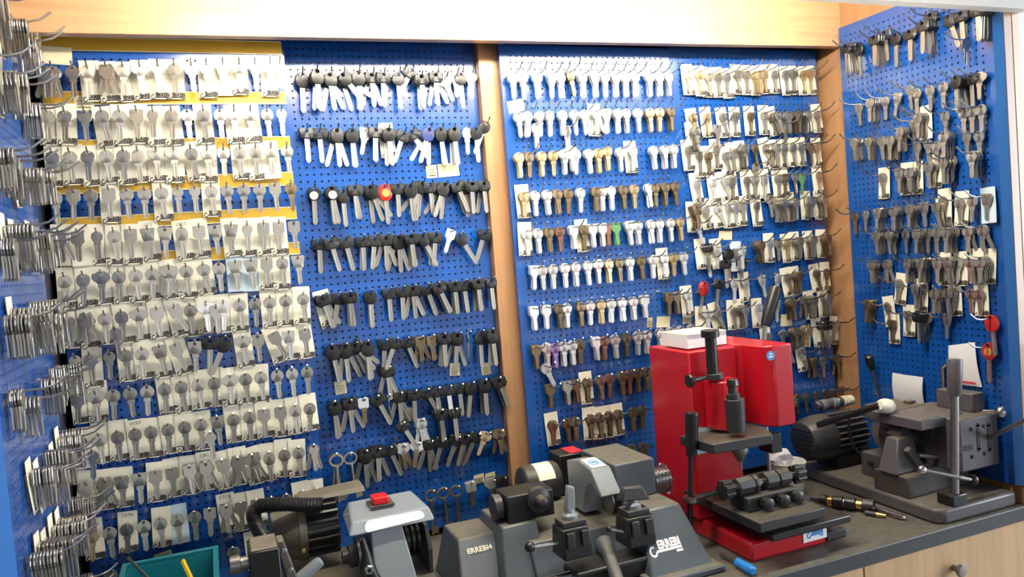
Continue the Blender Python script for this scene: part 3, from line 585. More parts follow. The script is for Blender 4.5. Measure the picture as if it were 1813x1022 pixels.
# side lever
LY = -.30
lx = c(1222, 870, LY)
part('feed_rod', MB().cyl((lx.x-.008, LY, .972), (lx.x+.006, LY, 1.125), .0045, n=12), 'machine_black', d)
hp = c(1224, 805, LY); hq = c(1225, 733, LY)
part('feed_handle', MB().lathe(hp, hq-hp, [(-.002, .009), (.02, .011), (.07, .0125), ((hq-hp).length, .0125), ((hq-hp).length+.003, .011)], 20), 'machine_black', d)
rg = c(1224, 883, LY); m = MB()
for i in range(16):
    a0, a1 = 2*math.pi*i/16, 2*math.pi*(i+1)/16
    m.hexa([(rg.x+r*math.cos(a0), LY+r*math.sin(a0), rg.z+h) for r, h in ((.006, -.004), (.015, -.004), (.015, .004), (.006, .004))],
           [(rg.x+r*math.cos(a1), LY+r*math.sin(a1), rg.z+h) for r, h in ((.006, -.004), (.015, -.004), (.015, .004), (.006, .004))])
part('clamp_ring', m, 'steel_dull', d)
part('link_rod', MB().cyl((rg.x+.0145, LY, rg.z), (.8275, LY, rg.z+.001), .0055, n=12).cyl((.8275, LY, rg.z+.001), (.8275, LY, 1.0305), .0055, n=12), 'steel', d)
# top lever
a = c(1349, 612, -.17); b_ = c(1355, 577, -.17); e = c(1374, 508, -.17)
part('press_rod', MB().cyl(a-Vector((0, 0, .02)), b_, .0045, n=10), 'steel_dull', d)
part('press_handle', MB().lathe(b_, e-b_, [(0, .009), (.01, .0112), ((e-b_).length*.93, .0128), ((e-b_).length, .011)], 18), 'machine_black', d)
# tables and vice
part('lower_table', bx((.826, -.424, .989), (.996, -.20, 1.003)), 'machine_black', d, .003)
part('table_slide', bx((.828, -.40, 1.0035), (.935, -.21, 1.0125)), 'machine_dark', d, .001)
part('upper_table', bx((.797, -.432, 1.013), (.934, -.215, 1.030)), 'machine_dark', d, .002)
v0 = c(1310, 870, -.365); v1 = c(1398, 855, -.365); zv = 1.0305
part('vice_base', bx((v0.x, -.385, zv), (v1.x, -.335, zv+.024)), 'machine_dark', d, .0015)
zj = zv+.0385
for i, (a_, b2) in enumerate(((.06, .31), (.33, .40), (.52, .72), (.74, .93))):
    xa = v0.x-.012+(v1.x-v0.x+.02)*a_; xb = v0.x-.012+(v1.x-v0.x+.02)*b2
    part('vice_jaw', MB().lathe((xa, -.36, zj), (1, 0, 0), [(0, .0145), (.001, .0155), (xb-xa-.001, .0155), (xb-xa, .0145)], 8), 'machine_dark', d, .0008)
part('vice_screw', MB().cyl((v0.x-.02, -.36, zj), (v1.x+.02, -.36, zj), .006, n=12), 'steel', d)
for x0 in (v0.x-.034, v1.x+.012):
    m = MB(); m.cyl((x0, -.36, zj), (x0+.020, -.36, zj), .0125, n=16)
    for i in range(7):
        an = 2*math.pi*i/7; m.cyl((x0+.001, -.36+.0125*math.cos(an), zj+.0125*math.sin(an)), (x0+.019, -.36+.0125*math.cos(an), zj+.0125*math.sin(an)), .0045, n=8)
    part('vice_knob', m, 'machine_black', d)
for x in (.3, .62, .9):
    xx = v0.x+(v1.x-v0.x)*x; part('clamp_screw', MB().lathe((xx, -.3855, zv+.012), (0, -1, 0), [(0, .008), (.004, .008), (.0045, .011), (.015, .011), (.016, .009)], 8), 'machine_black', d)
np_ = part('name_plate', bx((c(1421, 948, -.392).x, -.3935, c(1421, 962, -.392).z), (c(1463, 948, -.392).x, -.3922, c(1421, 936, -.392).z)), 'white_paper', d)
lm = logo_mesh('plate_logo', .036, 'blue_handle'); lo = link('plate_logo', lm, np_); lo.matrix_parent_inverse = Matrix.Identity(4)
lo.location = (c(1442, 948, -.392).x, -.3939, (c(1421, 962, -.392).z+c(1421, 936, -.392).z)/2)
st = c(1364, 630, -.322)
sk = part('round_sticker', MB().cyl((st.x, -.3222, st.z), (st.x, -.3228, st.z), .0088, n=24), 'blue_sticker', d)
sub('goggles_mark', MB().box((st.x-.0045, -.3232, st.z-.003), (st.x+.0045, -.3229, st.z-.0005)).box((st.x-.003, -.3232, st.z+.002), (st.x+.003, -.3229, st.z+.0045)), 'white_paper', sk)
# --- grey duplicating machine in the middle
m2 = thing('key_duplicator', 'grey key duplicating machine with two clamps and steel brush wheel beside the red drill', 'machine', (.6, -.25, ZC))
part('bed', MB().prism([(.455, -.30, ZC+.012), (.455, -.275, 1.018), (.455, -.11, 1.028), (.455, -.11, ZC+.012)], (.20, 0, 0)), 'machine_grey', m2, .002)
part('foot', MB().hexa([(.618, -.385, ZC+.0005), (.744, -.385, ZC+.0005), (.744, -.10, ZC+.0005), (.618, -.10, ZC+.0005)], [(.648, -.312, 1.046), (.724, -.312, 1.046), (.724, -.10, 1.046), (.648, -.10, 1.046)]), 'machine_grey', m2, .004)
part('foot_plinth', bx((.612, -.395, ZC+.0004), (.752, -.09, ZC+.012)), 'machine_grey', m2, .003)
def slope_pt(px, py):                            # on the sloping front of the foot
    d_ = RC @ np.array([(px-CX)/F, (py-CY)/F, 1.0]); n_ = np.array([0, -.099, -.073]); n_ = np.array([0, -.0985, .0730]); n_ /= np.linalg.norm(n_)
    q0 = np.array([0, -.385, ZC]); s_ = ((q0-CAM)@n_)/(d_@n_); return Vector(CAM+s_*d_), Vector(n_)
g, nn = slope_pt(1177, 969)
lo = link('maker_logo', logo_mesh('maker_logo', .062, 'white_paper'), m2); lo.matrix_parent_inverse = BASE[m2.name].inverted()
lo.matrix_basis = Matrix.Translation(g+nn*.0006) @ Matrix.Rotation(-math.atan2(nn.z, -nn.y), 4, 'X')
part('headstock', bx((.636, -.25, 1.0465), (.718, -.115, 1.112)), 'machine_grey', m2, .003)
part('headstock_neck', bx((.630, -.235, 1.0285), (.6475, -.12, 1.0465)), 'machine_grey', m2)
g1 = [(-.165, 1.029), (-.165, 1.112), (-.215, 1.122), (-.262, 1.116), (-.296, 1.078), (-.291, 1.0745), (-.258, 1.092), (-.236, 1.078), (-.222, 1.045), (-.222, 1.029)]
part('wheel_guard', MB().prism([(.583, y, z) for y, z in g1], (.038, 0, 0)), 'grey_light', m2, .0015)
sg = part('guard_sticker', MB().hexa([(.588, -.214, 1.1224), (.616, -.214, 1.1224), (.616, -.258, 1.1172), (.588, -.258, 1.1172)], [(.588, -.214, 1.1229), (.616, -.214, 1.1229), (.616, -.258, 1.1177), (.588, -.258, 1.1177)]), 'white_paper', m2)
m = MB()
for i in range(20):
    a0, a1 = 2*math.pi*i/20, 2*math.pi*(i+1)/20
    m.add([(.602+r*math.cos(a), -.236+r*1.2*math.sin(a), 1.1199+.0006+r*1.2*math.sin(a)*.118) for a in (a0, a1) for r in (.0065, .0095)], [(0, 1, 3, 2)])
m.box((.5975, -.239, 1.1202), (.6065, -.233, 1.1212)); sub('eye_symbol', m, 'blue_sticker', sg)
cw = c(1077, 886, -.262)
part('cutter_wheel', MB().lathe((cw.x-.004, -.262, cw.z), (1, 0, 0), [(0, .008), (.001, .021), (.0015, .0225), (.0045, .0225), (.005, .021), (.006, .008)], 28), 'steel_dull', m2)
BY = -.224; bw = c(1172, 848, BY)
m = MB()
prof = []
for i in range(5): prof += [(.0072*i, .0215), (.0072*i+.002, .0250), (.0072*i+.005, .0250), (.0072*i+.0070, .0215)]
bwz = part('brush_wheel', MB().lathe((.7185, BY, bw.z), (1, 0, 0), prof, 28), 'steel', m2)
m = MB()
for i in range(60):
    an = rnd.uniform(0, 6.283); x = .7185+rnd.uniform(.030, .036); r0 = .0245; r1 = rnd.uniform(.027, .030)
    m.cyl((x, BY+r0*math.cos(an), bw.z+r0*math.sin(an)), (x+rnd.uniform(-.002, .003), BY+r1*math.cos(an), bw.z+r1*math.sin(an)), .0005, n=3, caps=False)
bs = sub('wire_bristles', m, 'steel_dull', bwz); bs['kind'] = 'stuff'
b0 = c(897, 902, -.24); b1 = c(980, 895, -.24)
part('spindle_housing', bx((b0.x, -.245, 1.046), (b1.x, -.185, 1.092)), 'machine_black', m2, .003)
part('housing_disc', MB().lathe((b0.x-.018, -.215, 1.069), (1, 0, 0), [(0, .016), (.002, .022), (.015, .022), (.0175, .019)], 24), 'machine_dark', m2)
part('housing_nose', MB().lathe((b1.x-.03, -.24, 1.078), (0, -1, 0), [(0, .022), (.012, .021), (.016, .012), (.030, .008), (.032, .004)], 20), 'machine_dark', m2)
part('left_pedestal', MB().hexa([(.398, -.30, ZC+.0005), (.478, -.30, ZC+.0005), (.478, -.12, ZC+.0005), (.398, -.12, ZC+.0005)], [(.418, -.25, 1.0455), (.480, -.25, 1.0455), (.480, -.14, 1.0455), (.418, -.14, 1.0455)]), 'machine_grey', m2, .003)
wg = part('left_wing', MB().hexa([(.330, -.285, ZC+.0005), (.397, -.285, ZC+.0005), (.397, -.12, ZC+.0005), (.330, -.12, ZC+.0005)], [(.350, -.215, 1.028), (.4165, -.215, 1.028), (.4165, -.13, 1.028), (.350, -.13, 1.028)]), 'machine_grey', m2, .003)
t_ = link('model_lettering', text_mesh('model_lettering', 'ERREBI4', .0125, 'card_white', 0, .0004), m2); t_.matrix_parent_inverse = BASE[m2.name].inverted()
tn = Vector((0, -.0805, .070)).normalized()
t_.matrix_basis = Matrix.Translation(Vector((.381, -.2315, 1.010))+tn*.0012) @ Matrix.Rotation(math.pi/2-math.atan2(tn.z, -tn.y), 4, 'X')
dm = c(955, 868, -.10)
dr = part('motor_drum', MB().lathe((dm.x-.040, -.10, 1.060), (1, 0, 0), [(0, .024), (.006, .034), (.010, .036), (.072, .036), (.078, .032), (.080, .02)], 28), 'machine_dark', m2)
m = MB()
for i in range(8):
    a0 = math.radians(20+i*10); a1 = a0+math.radians(10); r = .0364
    m.add([(dm.x-.012, -.10-r*math.cos(a0), 1.06+r*math.sin(a0)), (dm.x+.022, -.10-r*math.cos(a0), 1.06+r*math.sin(a0)), (dm.x+.022, -.10-r*math.cos(a1), 1.06+r*math.sin(a1)), (dm.x-.012, -.10-r*math.cos(a1), 1.06+r*math.sin(a1))], [(0, 1, 2, 3)])
sub('drum_label', m, 'card_white', dr)
for nm_, px, py in (('key_clamp', 1012, 950), ('key_clamp', 1124, 930)):
    k_ = c(px, py, -.325); kp = part(nm_, MB().hexa([(k_.x-.026, -.35, k_.z-.029), (k_.x+.026, -.35, k_.z-.029), (k_.x+.026, -.30, k_.z-.029), (k_.x-.026, -.30, k_.z-.029)], [(k_.x-.025, -.345, k_.z+.020), (k_.x+.025, -.345, k_.z+.020), (k_.x+.025, -.305, k_.z+.020), (k_.x-.025, -.305, k_.z+.020)]), 'machine_black', m2, .003)
    sub('upper_jaw', MB().box((k_.x-.021, -.342, k_.z+.0205), (k_.x+.021, -.308, k_.z+.030)).box((k_.x-.020, -.353, k_.z-.01), (k_.x-.006, -.349, k_.z+.016)).box((k_.x+.006, -.353, k_.z-.01), (k_.x+.020, -.349, k_.z+.016)), 'machine_dark', kp, .0015)
    sub('jaw_stem', MB().lathe((k_.x, -.325, k_.z+.030), (0, 0, 1), [(0, .013), (.006, .013), (.010, .009), (.016, .008)], 16), 'grey_light', kp)
    m = MB(); zt = k_.z+.044
    if px < 1050: m.hexa([(k_.x-.009, -.331, zt), (k_.x+.009, -.331, zt), (k_.x+.009, -.319, zt), (k_.x-.009, -.319, zt)], [(k_.x-.003, -.329, zt+.042), (k_.x+.011, -.329, zt+.036), (k_.x+.011, -.321, zt+.036), (k_.x-.003, -.321, zt+.042)])
    else: m.hexa([(k_.x-.027, -.334, zt+.002), (k_.x+.029, -.334, zt-.004), (k_.x+.029, -.316, zt-.004), (k_.x-.027, -.316, zt+.002)], [(k_.x-.018, -.331, zt+.024), (k_.x+.018, -.331, zt+.020), (k_.x+.018, -.319, zt+.020), (k_.x-.018, -.319, zt+.024)])
    sub('wing_handle', m, 'grey_light' if px < 1050 else 'machine_dark', kp, .003)
    a = Vector((k_.x-.028, -.335, k_.z-.002)); e = c(938, 969, -.345) if px < 1050 else c(1078, 937, -.335)
    sub('stop_rod', MB().cyl(a, e, .0032, n=10), 'steel', kp)
    sub('rod_knob', MB().ball(e, .0085 if px < 1050 else .005, 14, 8), 'machine_black', kp)
part('carriage', bx((.50, -.355, .955), (.685, -.3455+.045, .985)), 'machine_black', m2, .004)
part('guide_bar', MB().cyl((.44, -.33, .972), (.66, -.33, .972), .010, n=16), 'steel', m2)
a = c(1074, 975, -.31); e = c(1098, 1040, -.40)
part('carriage_lever', MB().lathe(a, e-a, [(-.02, .016), (0, .015), (.012, .011), ((e-a).length, .010)], 18), 'machine_grey', m2)
s0 = c(1008, 838, -.07)
sw = part('switch_box', bx((s0.x-.026, -.085, ZC+.001), (s0.x+.030, -.03, 1.098)), 'machine_black', m2, .003)
sub('red_face', MB().box((s0.x+.0, -.083, 1.0985), (s0.x+.028, -.035, 1.0995)), 'red_print', sw)
# --- grey duplicator with motor and smoked guard at the near end
m1 = thing('motorised_key_cutter', 'key cutting machine with finned motor, black hose and smoked wheel guard', 'machine', (.17, -.2, ZC))
part('body', MB().hexa([(.05, -.36, ZC+.0005), (.30, -.36, ZC+.0005), (.30, -.07, ZC+.0005), (.05, -.07, ZC+.0005)], [(.07, -.31, .999), (.295, -.31, .999), (.295, -.08, .999), (.07, -.08, .999)]), 'machine_grey', m1, .004)
part('bed_plate', bx((.078, -.30, .9995), (.205, -.085, 1.010)), 'motor_olive', m1, .002)
mz = 1.071; my = -.135
x0 = c(480, 950, my).x; x1 = c(540, 945, my).x; x2 = c(597, 940, my).x
part('motor_bell', MB().lathe((x0, my, mz), (1, 0, 0), [(0, .026), (.002, .034), (.03, .044), (x1-x0-.012, .047), (x1-x0-.0118, .049), (x1-x0, .049)], 32), 'motor_olive', m1)
part('motor_body', MB().cyl((x1+.0002, my, mz), (x2, my, mz), .036, n=24), 'machine_black', m1)
for i in range(20):
    an = 2*math.pi*(i+.5)/20
    part('cooling_fin', MB().box((x1+.0005, -.0019, .0355), (x2, .0019, .0465), Matrix.Translation((0, my, mz)) @ Matrix.Rotation(an, 4, 'X')), 'machine_dark', m1)
bolts(m1, [(x1-.008, my-.0445, mz-.020)], .0035, (0, -1, 0), 'brass_bit', 'brass_screw')
tp = part('terminal_cover', MB().hexa([(x1-.010, -.155, mz+.0495), (x2+.050, -.155, mz+.0495), (x2+.050, -.10, mz+.0495), (x1-.010, -.10, mz+.0495)], [(x1+.005, -.150, mz+.054), (x2+.048, -.150, mz+.058), (x2+.048, -.105, mz+.058), (x1+.005, -.105, mz+.054)]), 'motor_olive', m1, .001)
pth = [(480, 978), (468, 956), (456, 934), (449, 915), (452, 902), (464, 896), (484, 894), (510, 893), (540, 894), (572, 893)]
pp = [c(px, py, -.175) for px, py in pth]; pts = []; rr = []
for i in range(len(pp)-1):
    for q_ in range(12):
        t_ = q_/12; P0 = pp[max(i-1, 0)]; Pa = pp[i]; Pb = pp[i+1]; P3_ = pp[min(i+2, len(pp)-1)]
        pts.append(.5*((2*Pa)+(Pb-P0)*t_+(2*P0-5*Pa+4*Pb-P3_)*t_*t_+(3*Pa-P0-3*Pb+P3_)*t_**3)); rr.append(.0120 if (i*12+q_) % 2 else .0103)
part('corrugated_hose', MB().tube(pts, rr, 12), 'machine_black', m1)
gy = -.285; A = c(618, 956, gy); B_ = c(771, 917, gy); C_ = c(619, 930, gy+.012); D_ = c(764, 893, gy+.012); zl = min(A.z, B_.z)
zb = (A.z+B_.z)/2; zt = (C_.z+D_.z)/2
part('wheel_guard', MB().hexa([(A.x, gy, zb), (B_.x, gy, zb), (B_.x-.002, gy+.115, zb), (A.x+.008, gy+.115, zb)], [(C_.x+.004, gy+.014, zt), (D_.x-.004, gy+.014, zt), (D_.x-.010, gy+.105, zt+.004), (C_.x+.014, gy+.105, zt+.004)]), 'smoke_plastic', m1, .003)
fl = (zt-zb)
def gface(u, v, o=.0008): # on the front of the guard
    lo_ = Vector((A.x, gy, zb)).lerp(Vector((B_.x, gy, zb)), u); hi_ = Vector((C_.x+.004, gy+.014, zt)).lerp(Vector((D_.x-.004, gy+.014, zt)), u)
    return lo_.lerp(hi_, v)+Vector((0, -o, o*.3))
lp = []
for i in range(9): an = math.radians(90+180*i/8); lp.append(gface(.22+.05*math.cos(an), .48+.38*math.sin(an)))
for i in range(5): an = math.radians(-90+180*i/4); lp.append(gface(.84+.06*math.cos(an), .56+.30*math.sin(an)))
gl = part('guard_glare', MB().prism(lp, (0, -.0006, 0)), 'white_paper', m1)  # white plate standing in for the tube's reflection on the guard
rs = c(672, 888, gy+.06)
part('switch_plate', bx((rs.x-.018, gy+.040, zt+.0045), (rs.x+.020, gy+.080, zt+.0075)), 'machine_dark', m1)
part('red_switch', bx((rs.x-.0125, gy+.046, zt+.0077), (rs.x+.0125, gy+.074, zt+.019)), 'red_switch', m1, .002)
h0 = c(661, 990, -.28); h1 = c(717, 975, -.28)
part('headstock', MB().hexa([(h0.x-.001, -.30, 1.0), (h1.x+.014, -.30, 1.0), (h1.x+.014, -.12, 1.0), (h0.x-.001, -.12, 1.0)], [(h0.x, -.275, zb-.001), (h1.x, -.275, zb-.001), (h1.x, -.15, zb-.001), (h0.x, -.15, zb-.001)]), 'grey_light', m1, .002)
pu = c(719, 955, -.21); prof = [(0, .020)]
for i in range(4): prof += [(.002+.009*i, .029), (.006+.009*i, .029), (.0065+.009*i, .024), (.0085+.009*i, .024)]
part('pulley', MB().lathe((h1.x+.003, -.21, 1.047), (1, 0, 0), prof, 28), 'machine_black', m1)
part('belt_cover', MB().prism([(h1.x+.042, -.255, 1.0), (h1.x+.042, -.262, 1.04), (h1.x+.042, -.245, 1.075), (h1.x+.042, -.16, 1.08), (h1.x+.042, -.15, 1.0)], (.006, 0, 0)), 'machine_dark', m1)
sp = c(632, 965, -.26)
part('spindle', MB().lathe((h0.x-.002, -.25, 1.052), (-1, 0, 0), [(0, .022), (.012, .022), (.0125, .017), (.030, .017), (.031, .011), (.040, .010), (.041, .004)], 22), 'machine_dark', m1)
part('cutter_disc', MB().lathe((h0.x-.016, -.25, 1.052), (-1, 0, 0), [(0, .027), (.004, .027), (.005, .02)], 28), 'steel_dull', m1)
ly = -.325; la = c(641, 955, ly); lb = c(650, 1003, ly); lc = c(672, 1040, ly)
lv = part('clamp_lever', MB().tube([la, la.lerp(lb, .5)+Vector((.002, 0, 0)), lb, lb.lerp(lc, .5), lc], [.0045, .006, .012, .009, .010], 12), 'machine_black', m1)
sub('hex_bolt', MB().lathe(lb+Vector((0, -.010, 0)), (0, -1, 0), [(0, .0075), (.006, .0075), (.0075, .006)], 6), 'steel', lv)
sub('bolt_socket', MB().cyl(lb+Vector((0, -.0176, 0)), lb+Vector((0, -.0179, 0)), .0035, n=6), 'machine_black', lv)
ha = c(520, 1035, -.315); hb = c(569, 992, -.315)
part('bar_handle', MB().lathe(ha, hb-ha, [(0, .0095), ((hb-ha).length-.008, .0085), ((hb-ha).length-.002, .0075), ((hb-ha).length, .004)], 14), 'grey_light', m1)
k0 = c(440, 990, -.33); k1 = c(495, 985, -.33)
part('vice_block', bx((k0.x, -.345, ZC+.001), (k1.x, -.285, k0.z+.012)), 'machine_black', m1, .002)
part('vice_top', MB().hexa([(k0.x+.002, -.343, k0.z+.0125), (k1.x-.002, -.343, k0.z+.0125), (k1.x-.002, -.287, k0.z+.0125), (k0.x+.002, -.287, k0.z+.0125)], [(k0.x+.004, -.338, k0.z+.016), (k1.x-.002, -.338, k0.z+.016), (k1.x-.002, -.29, k0.z+.016), (k0.x+.004, -.29, k0.z+.016)]), 'machine_brown', m1, .001)
j0 = c(494, 958, -.30); j1 = c(517, 990, -.30)
jw = part('vice_jaw', MB().hexa([(j0.x+.006, -.325, j1.z-.03), (j1.x+.006, -.325, j1.z-.03), (j1.x+.006, -.285, j1.z-.03), (j0.x+.006, -.285, j1.z-.03)], [(j0.x-.006, -.315, j0.z+.004), (j1.x-.010, -.315, j0.z+.004), (j1.x-.010, -.285, j0.z+.004), (j0.x-.006, -.285, j0.z+.004)]), 'machine_brown', m1, .002)
bolts(m1, [(j0.x+.004, -.321, j0.z-.008), (j0.x+.010, -.3265, j0.z-.035)], .004, (0, -1, 0), 'steel_dull', 'jaw_bolt')
vk = c(426, 1003, -.33); part('vice_screw', MB().lathe((k0.x, -.32, vk.z), (-1, 0, 0), [(0, .009), (.010, .009), (.011, .013), (.024, .012), (.026, .008)], 16), 'steel_dull', m1)
# --- mauve-grey lever machine on the thick base plate
m4 = thing('lever_key_machine', 'dusty mauve-grey key machine with upright lever on thick base plate', 'machine', (1.27, -.25, ZC))
ZB = .974
part('base_plate', MB().prism([(1.186, -.425, ZC+.0005), (1.200, -.440, ZC+.0005), (1.385, -.440, ZC+.0005), (1.385, -.07, ZC+.0005), (1.200, -.07, ZC+.0005)], (0, 0, ZB-ZC)), 'machine_mauve', m4, .005)
mc = c(1440, 775, -.11); xe = c(1548, 760, -.11).x; my, mz = -.115, max(mc.z, ZB+.052); xa = c(1419, 780, my).x; xb = xa+.062
part('motor_bell', MB().lathe((xa, my, mz), (1, 0, 0), [(0, .030), (.003, .038), (.016, .046), (.045, .050), (.062, .050)], 32), 'machine_dark', m4)
for i in range(6):
    z_ = mz-.026+.0095*i; hw = math.sqrt(max(.033**2-(z_-mz)**2, .0001)); part('vent_slot', bx((xa-.0016, my-hw, z_), (xa+.002, my+hw, z_+.004)), 'machine_black', m4)
part('motor_body', MB().cyl((xb+.0003, my, mz), (xb+.09, my, mz), .040, n=24), 'machine_black', m4)
for i in range(22):
    an = 2*math.pi*(i+.5)/22
    part('cooling_fin', MB().box((xb+.0005, -.0016, .0395), (xb+.088, .0016, .049), Matrix.Translation((0, my, mz)) @ Matrix.Rotation(an, 4, 'X')), 'machine_mauve', m4)
part('motor_foot', bx((xb+.005, my-.03, ZB+.0003), (xb+.08, my+.03, mz-.041)), 'machine_dark', m4)
PY = -.27; pc = c(1572, 768, PY); px_ = pc.x
part('pulley_wheel', MB().lathe((px_-.006, PY, pc.z), (1, 0, 0), [(0, .012), (.001, .028), (.0005, .030), (0, .036), (.002, .038), (.010, .038), (.012, .034), (.0125, .010)], 32), 'machine_mauve', m4)
part('pulley_hub', MB().lathe((px_-.007, PY, pc.z), (-1, 0, 0), [(0, .012), (.004, .011), (.006, .007)], 16), 'machine_brown', m4)
BZ = c(1611, 846, -.365).z; BX0 = 1.196; BX1 = c(1644, 850, -.365).x
part('front_block', bx((BX0, -.365, ZB+.0003), (BX1, -.283, BZ)), 'machine_brown', m4, .003)
part('lower_support', bx((BX1+.0005, -.36, ZB+.0003), (1.365, -.20, c(1690, 818, -.36).z)), 'machine_mauve', m4, .002)
Q = [c(1586, 838, -.345), c(1632, 838, -.345), c(1618, 772, -.335), c(1590, 772, -.335)]
part('pillar', MB().hexa([(Q[0].x, -.345, BZ+.0003), (Q[1].x, -.345, BZ+.0003), (Q[1].x, -.30, BZ+.0003), (Q[0].x, -.30, BZ+.0003)], [(Q[3].x, -.335, Q[2].z), (Q[2].x, -.335, Q[2].z), (Q[2].x, -.305, Q[2].z), (Q[3].x, -.305, Q[2].z)]), 'machine_mauve', m4, .003)
part('strut', MB().prism([c(1607, 800, -.352), c(1614, 792, -.352), c(1640, 826, -.352), c(1632, 836, -.352)], (0, .012, 0)), 'machine_mauve', m4, .002)
w0 = c(1592, 770, -.30); part('tilting_arm', MB().prism([c(1590, 772, -.32), c(1600, 757, -.32), c(1640, 752, -.32), c(1655, 770, -.32), c(1640, 784, -.32), c(1605, 786, -.32)], (0, .03, 0)), 'machine_mauve', m4, .002)
bb = c(1633, 773, -.321); part('arm_bolt', MB().lathe(bb, (0, -1, 0), [(0, .007), (.004, .007), (.006, .004)], 14), 'steel_dull', m4)
H0 = c(1687, 730, -.414); H1 = c(1772, 815, -.414)
hs = part('head_housing', bx((c(1700, 770, -.414).x, -.414, c(1730, 832, -.414).z), (1.381, -.27, c(1730, 738, -.414).z)), 'machine_mauve', m4, .003)
for sx, q0, q1 in ((1731, 752, 797), (1750, 752, 798)):
    s0 = c(sx, q0, -.414); s1 = c(sx, q1, -.414)
    part('guide_slot', MB().cyl((s0.x, -.4142, s0.z), (s0.x, -.4148, s0.z), .0042, n=12).cyl((s0.x, -.4142, s1.z), (s0.x, -.4148, s1.z), .0042, n=12).box((s0.x-.0042, -.4148, s1.z), (s0.x+.0042, -.4142, s0.z)), 'machine_black', m4)
part('guide_slot', bx((c(1697, 800, -.414).x, -.4148, c(1697, 802, -.414).z), (c(1722, 800, -.414).x, -.4142, c(1697, 792, -.414).z)), 'machine_black', m4)
bolts(m4, [c(px, py, -.414) for px, py in ((1720, 760), (1742, 754), (1722, 809), (1744, 803))]+[c(px, py, -.3605) for px, py in ((1724, 824), (1729, 837))], .0036, (0, -1, 0), 'machine_dark')
part('carriage', bx((c(1586, 735, -.30).x, -.30, c(1610, 748, -.30).z), (c(1640, 735, -.30).x, -.22, c(1610, 722, -.30).z)), 'machine_brown', m4, .002)
part('carriage_top', bx((c(1630, 745, -.385).x, -.385, c(1665, 757, -.385).z), (c(1706, 745, -.385).x, -.26, c(1665, 738, -.385).z)), 'machine_mauve', m4, .002)
part('carriage_slide', bx((c(1650, 760, -.37).x, -.37, c(1665, 772, -.37).z), (c(1695, 760, -.37).x, -.28, c(1665, 757, -.385).z-.0005)), 'machine_dark', m4, .001)
part('side_lug', bx((c(1610, 718, -.28).x, -.28, c(1610, 722, -.30).z+.0003), (c(1622, 718, -.28).x, -.265, c(1610, 722, -.30).z+.006)), 'machine_mauve', m4, .001)
gt = c(1730, 738, -.414).z
part('gauge_box', bx((c(1722, 720, -.39).x, -.39, gt+.0005), (1.380, -.31, gt+.036)), 'machine_mauve', m4, .002)
bk = c(1773, 730, -.415); part('ball_knob', MB().ball(bk, .0125, 18, 12).cyl(bk+Vector((-.004, .004, 0)), (bk.x-.02, -.391, bk.z), .005, n=10), 'steel', m4)
r0 = c(1690, 884, -.428); r1 = c(1690, 701, -.428); r2 = c(1690, 636, -.428)
part('lever_rod', MB().cyl((r0.x, -.428, ZB+.004), r1+Vector((0, 0, .004)), .0075, n=16), 'steel_dull', m4)
part('lever_grip', MB().lathe(r1, r2-r1, [(0, .010), (.008, .0125), ((r2-r1).length-.004, .0135), ((r2-r1).length, .012)], 20), 'machine_mauve', m4)
part('lever_bracket', bx((r0.x-.018, -.4395, ZB+.0003), (r0.x+.020, -.405, ZB+.022)), 'machine_black', m4, .003)
a, b_, e = c(1672, 735, -.30), c(1668, 655, -.30), c(1680, 645, -.30)
part('thin_lever', MB().tube([a-Vector((0, 0, .01)), a.lerp(b_, .9), b_+Vector((0, 0, .002)), b_.lerp(e, .4)+Vector((0, 0, .002)), e], .004, 10), 'steel_dull', m4)
a, b_ = c(1561, 712, -.13), c(1544, 655, -.13); e = c(1538, 632, -.13)
part('small_lever', MB().tube([(a.x+.004, a.y, mz+.02), a, b_], .0028, 8), 'steel_dull', m4)
part('small_lever_grip', MB().lathe(b_, e-b_, [(0, .005), (.01, .008), ((e-b_).length, .0095), ((e-b_).length+.004, .006)], 14), 'machine_black', m4)
a, b_ = c(1752, 775, -.4155), c(1822, 741, -.50); part('diagonal_rod', MB().cyl(a, b_, .0045, n=10), 'steel_dull', m4)
a = c(1632, 832, -.415); b_ = c(1690, 843, -.430); e = c(1722, 850, -.425)
part('cross_rod', MB().tube([a, b_+Vector((0, -.011, 0)), e], .0035, 8), 'steel_dull', m4)
part('chrome_ball', MB().ball(a, .0085, 16, 10), 'steel', m4); part('black_ball', MB().ball(e, .0105, 16, 10), 'machine_black', m4)
part('push_rod', MB().cyl(c(1625, 806, -.355), c(1700, 812, -.372), .005, n=10), 'steel_dull', m4)
b_ = c(1556, 718, -.305); e = c(1581, 720, -.305); a = Vector((b_.x-.03, -.17, mz+.045))
part('handle_stem', MB().cyl(a, b_, .0065, n=14), 'machine_black', m4)
part('bulb_grip', MB().lathe(b_, e-b_, [(0, .009), (.006, .0125), (.016, .0150), (.028, .0140), ((e-b_).length, .008), ((e-b_).length+.002, .003)], 18), 'cream_bulb', m4)
part('power_cable', MB().tube([c(1503, 728, -.165), c(1503, 760, -.17), c(1510, 790, -.18), c(1532, 815, -.20), c(1545, 822, -.24)], .003, 8), 'machine_black', m4)
# --- row of pale spacers lying over the motor
a = c(1443, 720, -.075); e = c(1508, 708, -.075); n_ = 7
sr = thing('spacer_rod', 'rod of pale grey spacers lying above the lever machine motor', 'rod', tuple(a))
part('rod', MB().cyl(a, e, .004, n=8), 'steel_dull', sr)
for i in range(n_):
    p0_ = a.lerp(e, (i+.06)/n_); p1_ = a.lerp(e, (i+.94)/n_); part('spacer', MB().cyl(p0_, p1_, .0125 if i % 2 else .0115, n=16), ('steel_dull', 'grey_light', 'machine_mauve', 'grey_light', 'steel_dull', 'label_cream', 'card_white')[i], sr, .001)
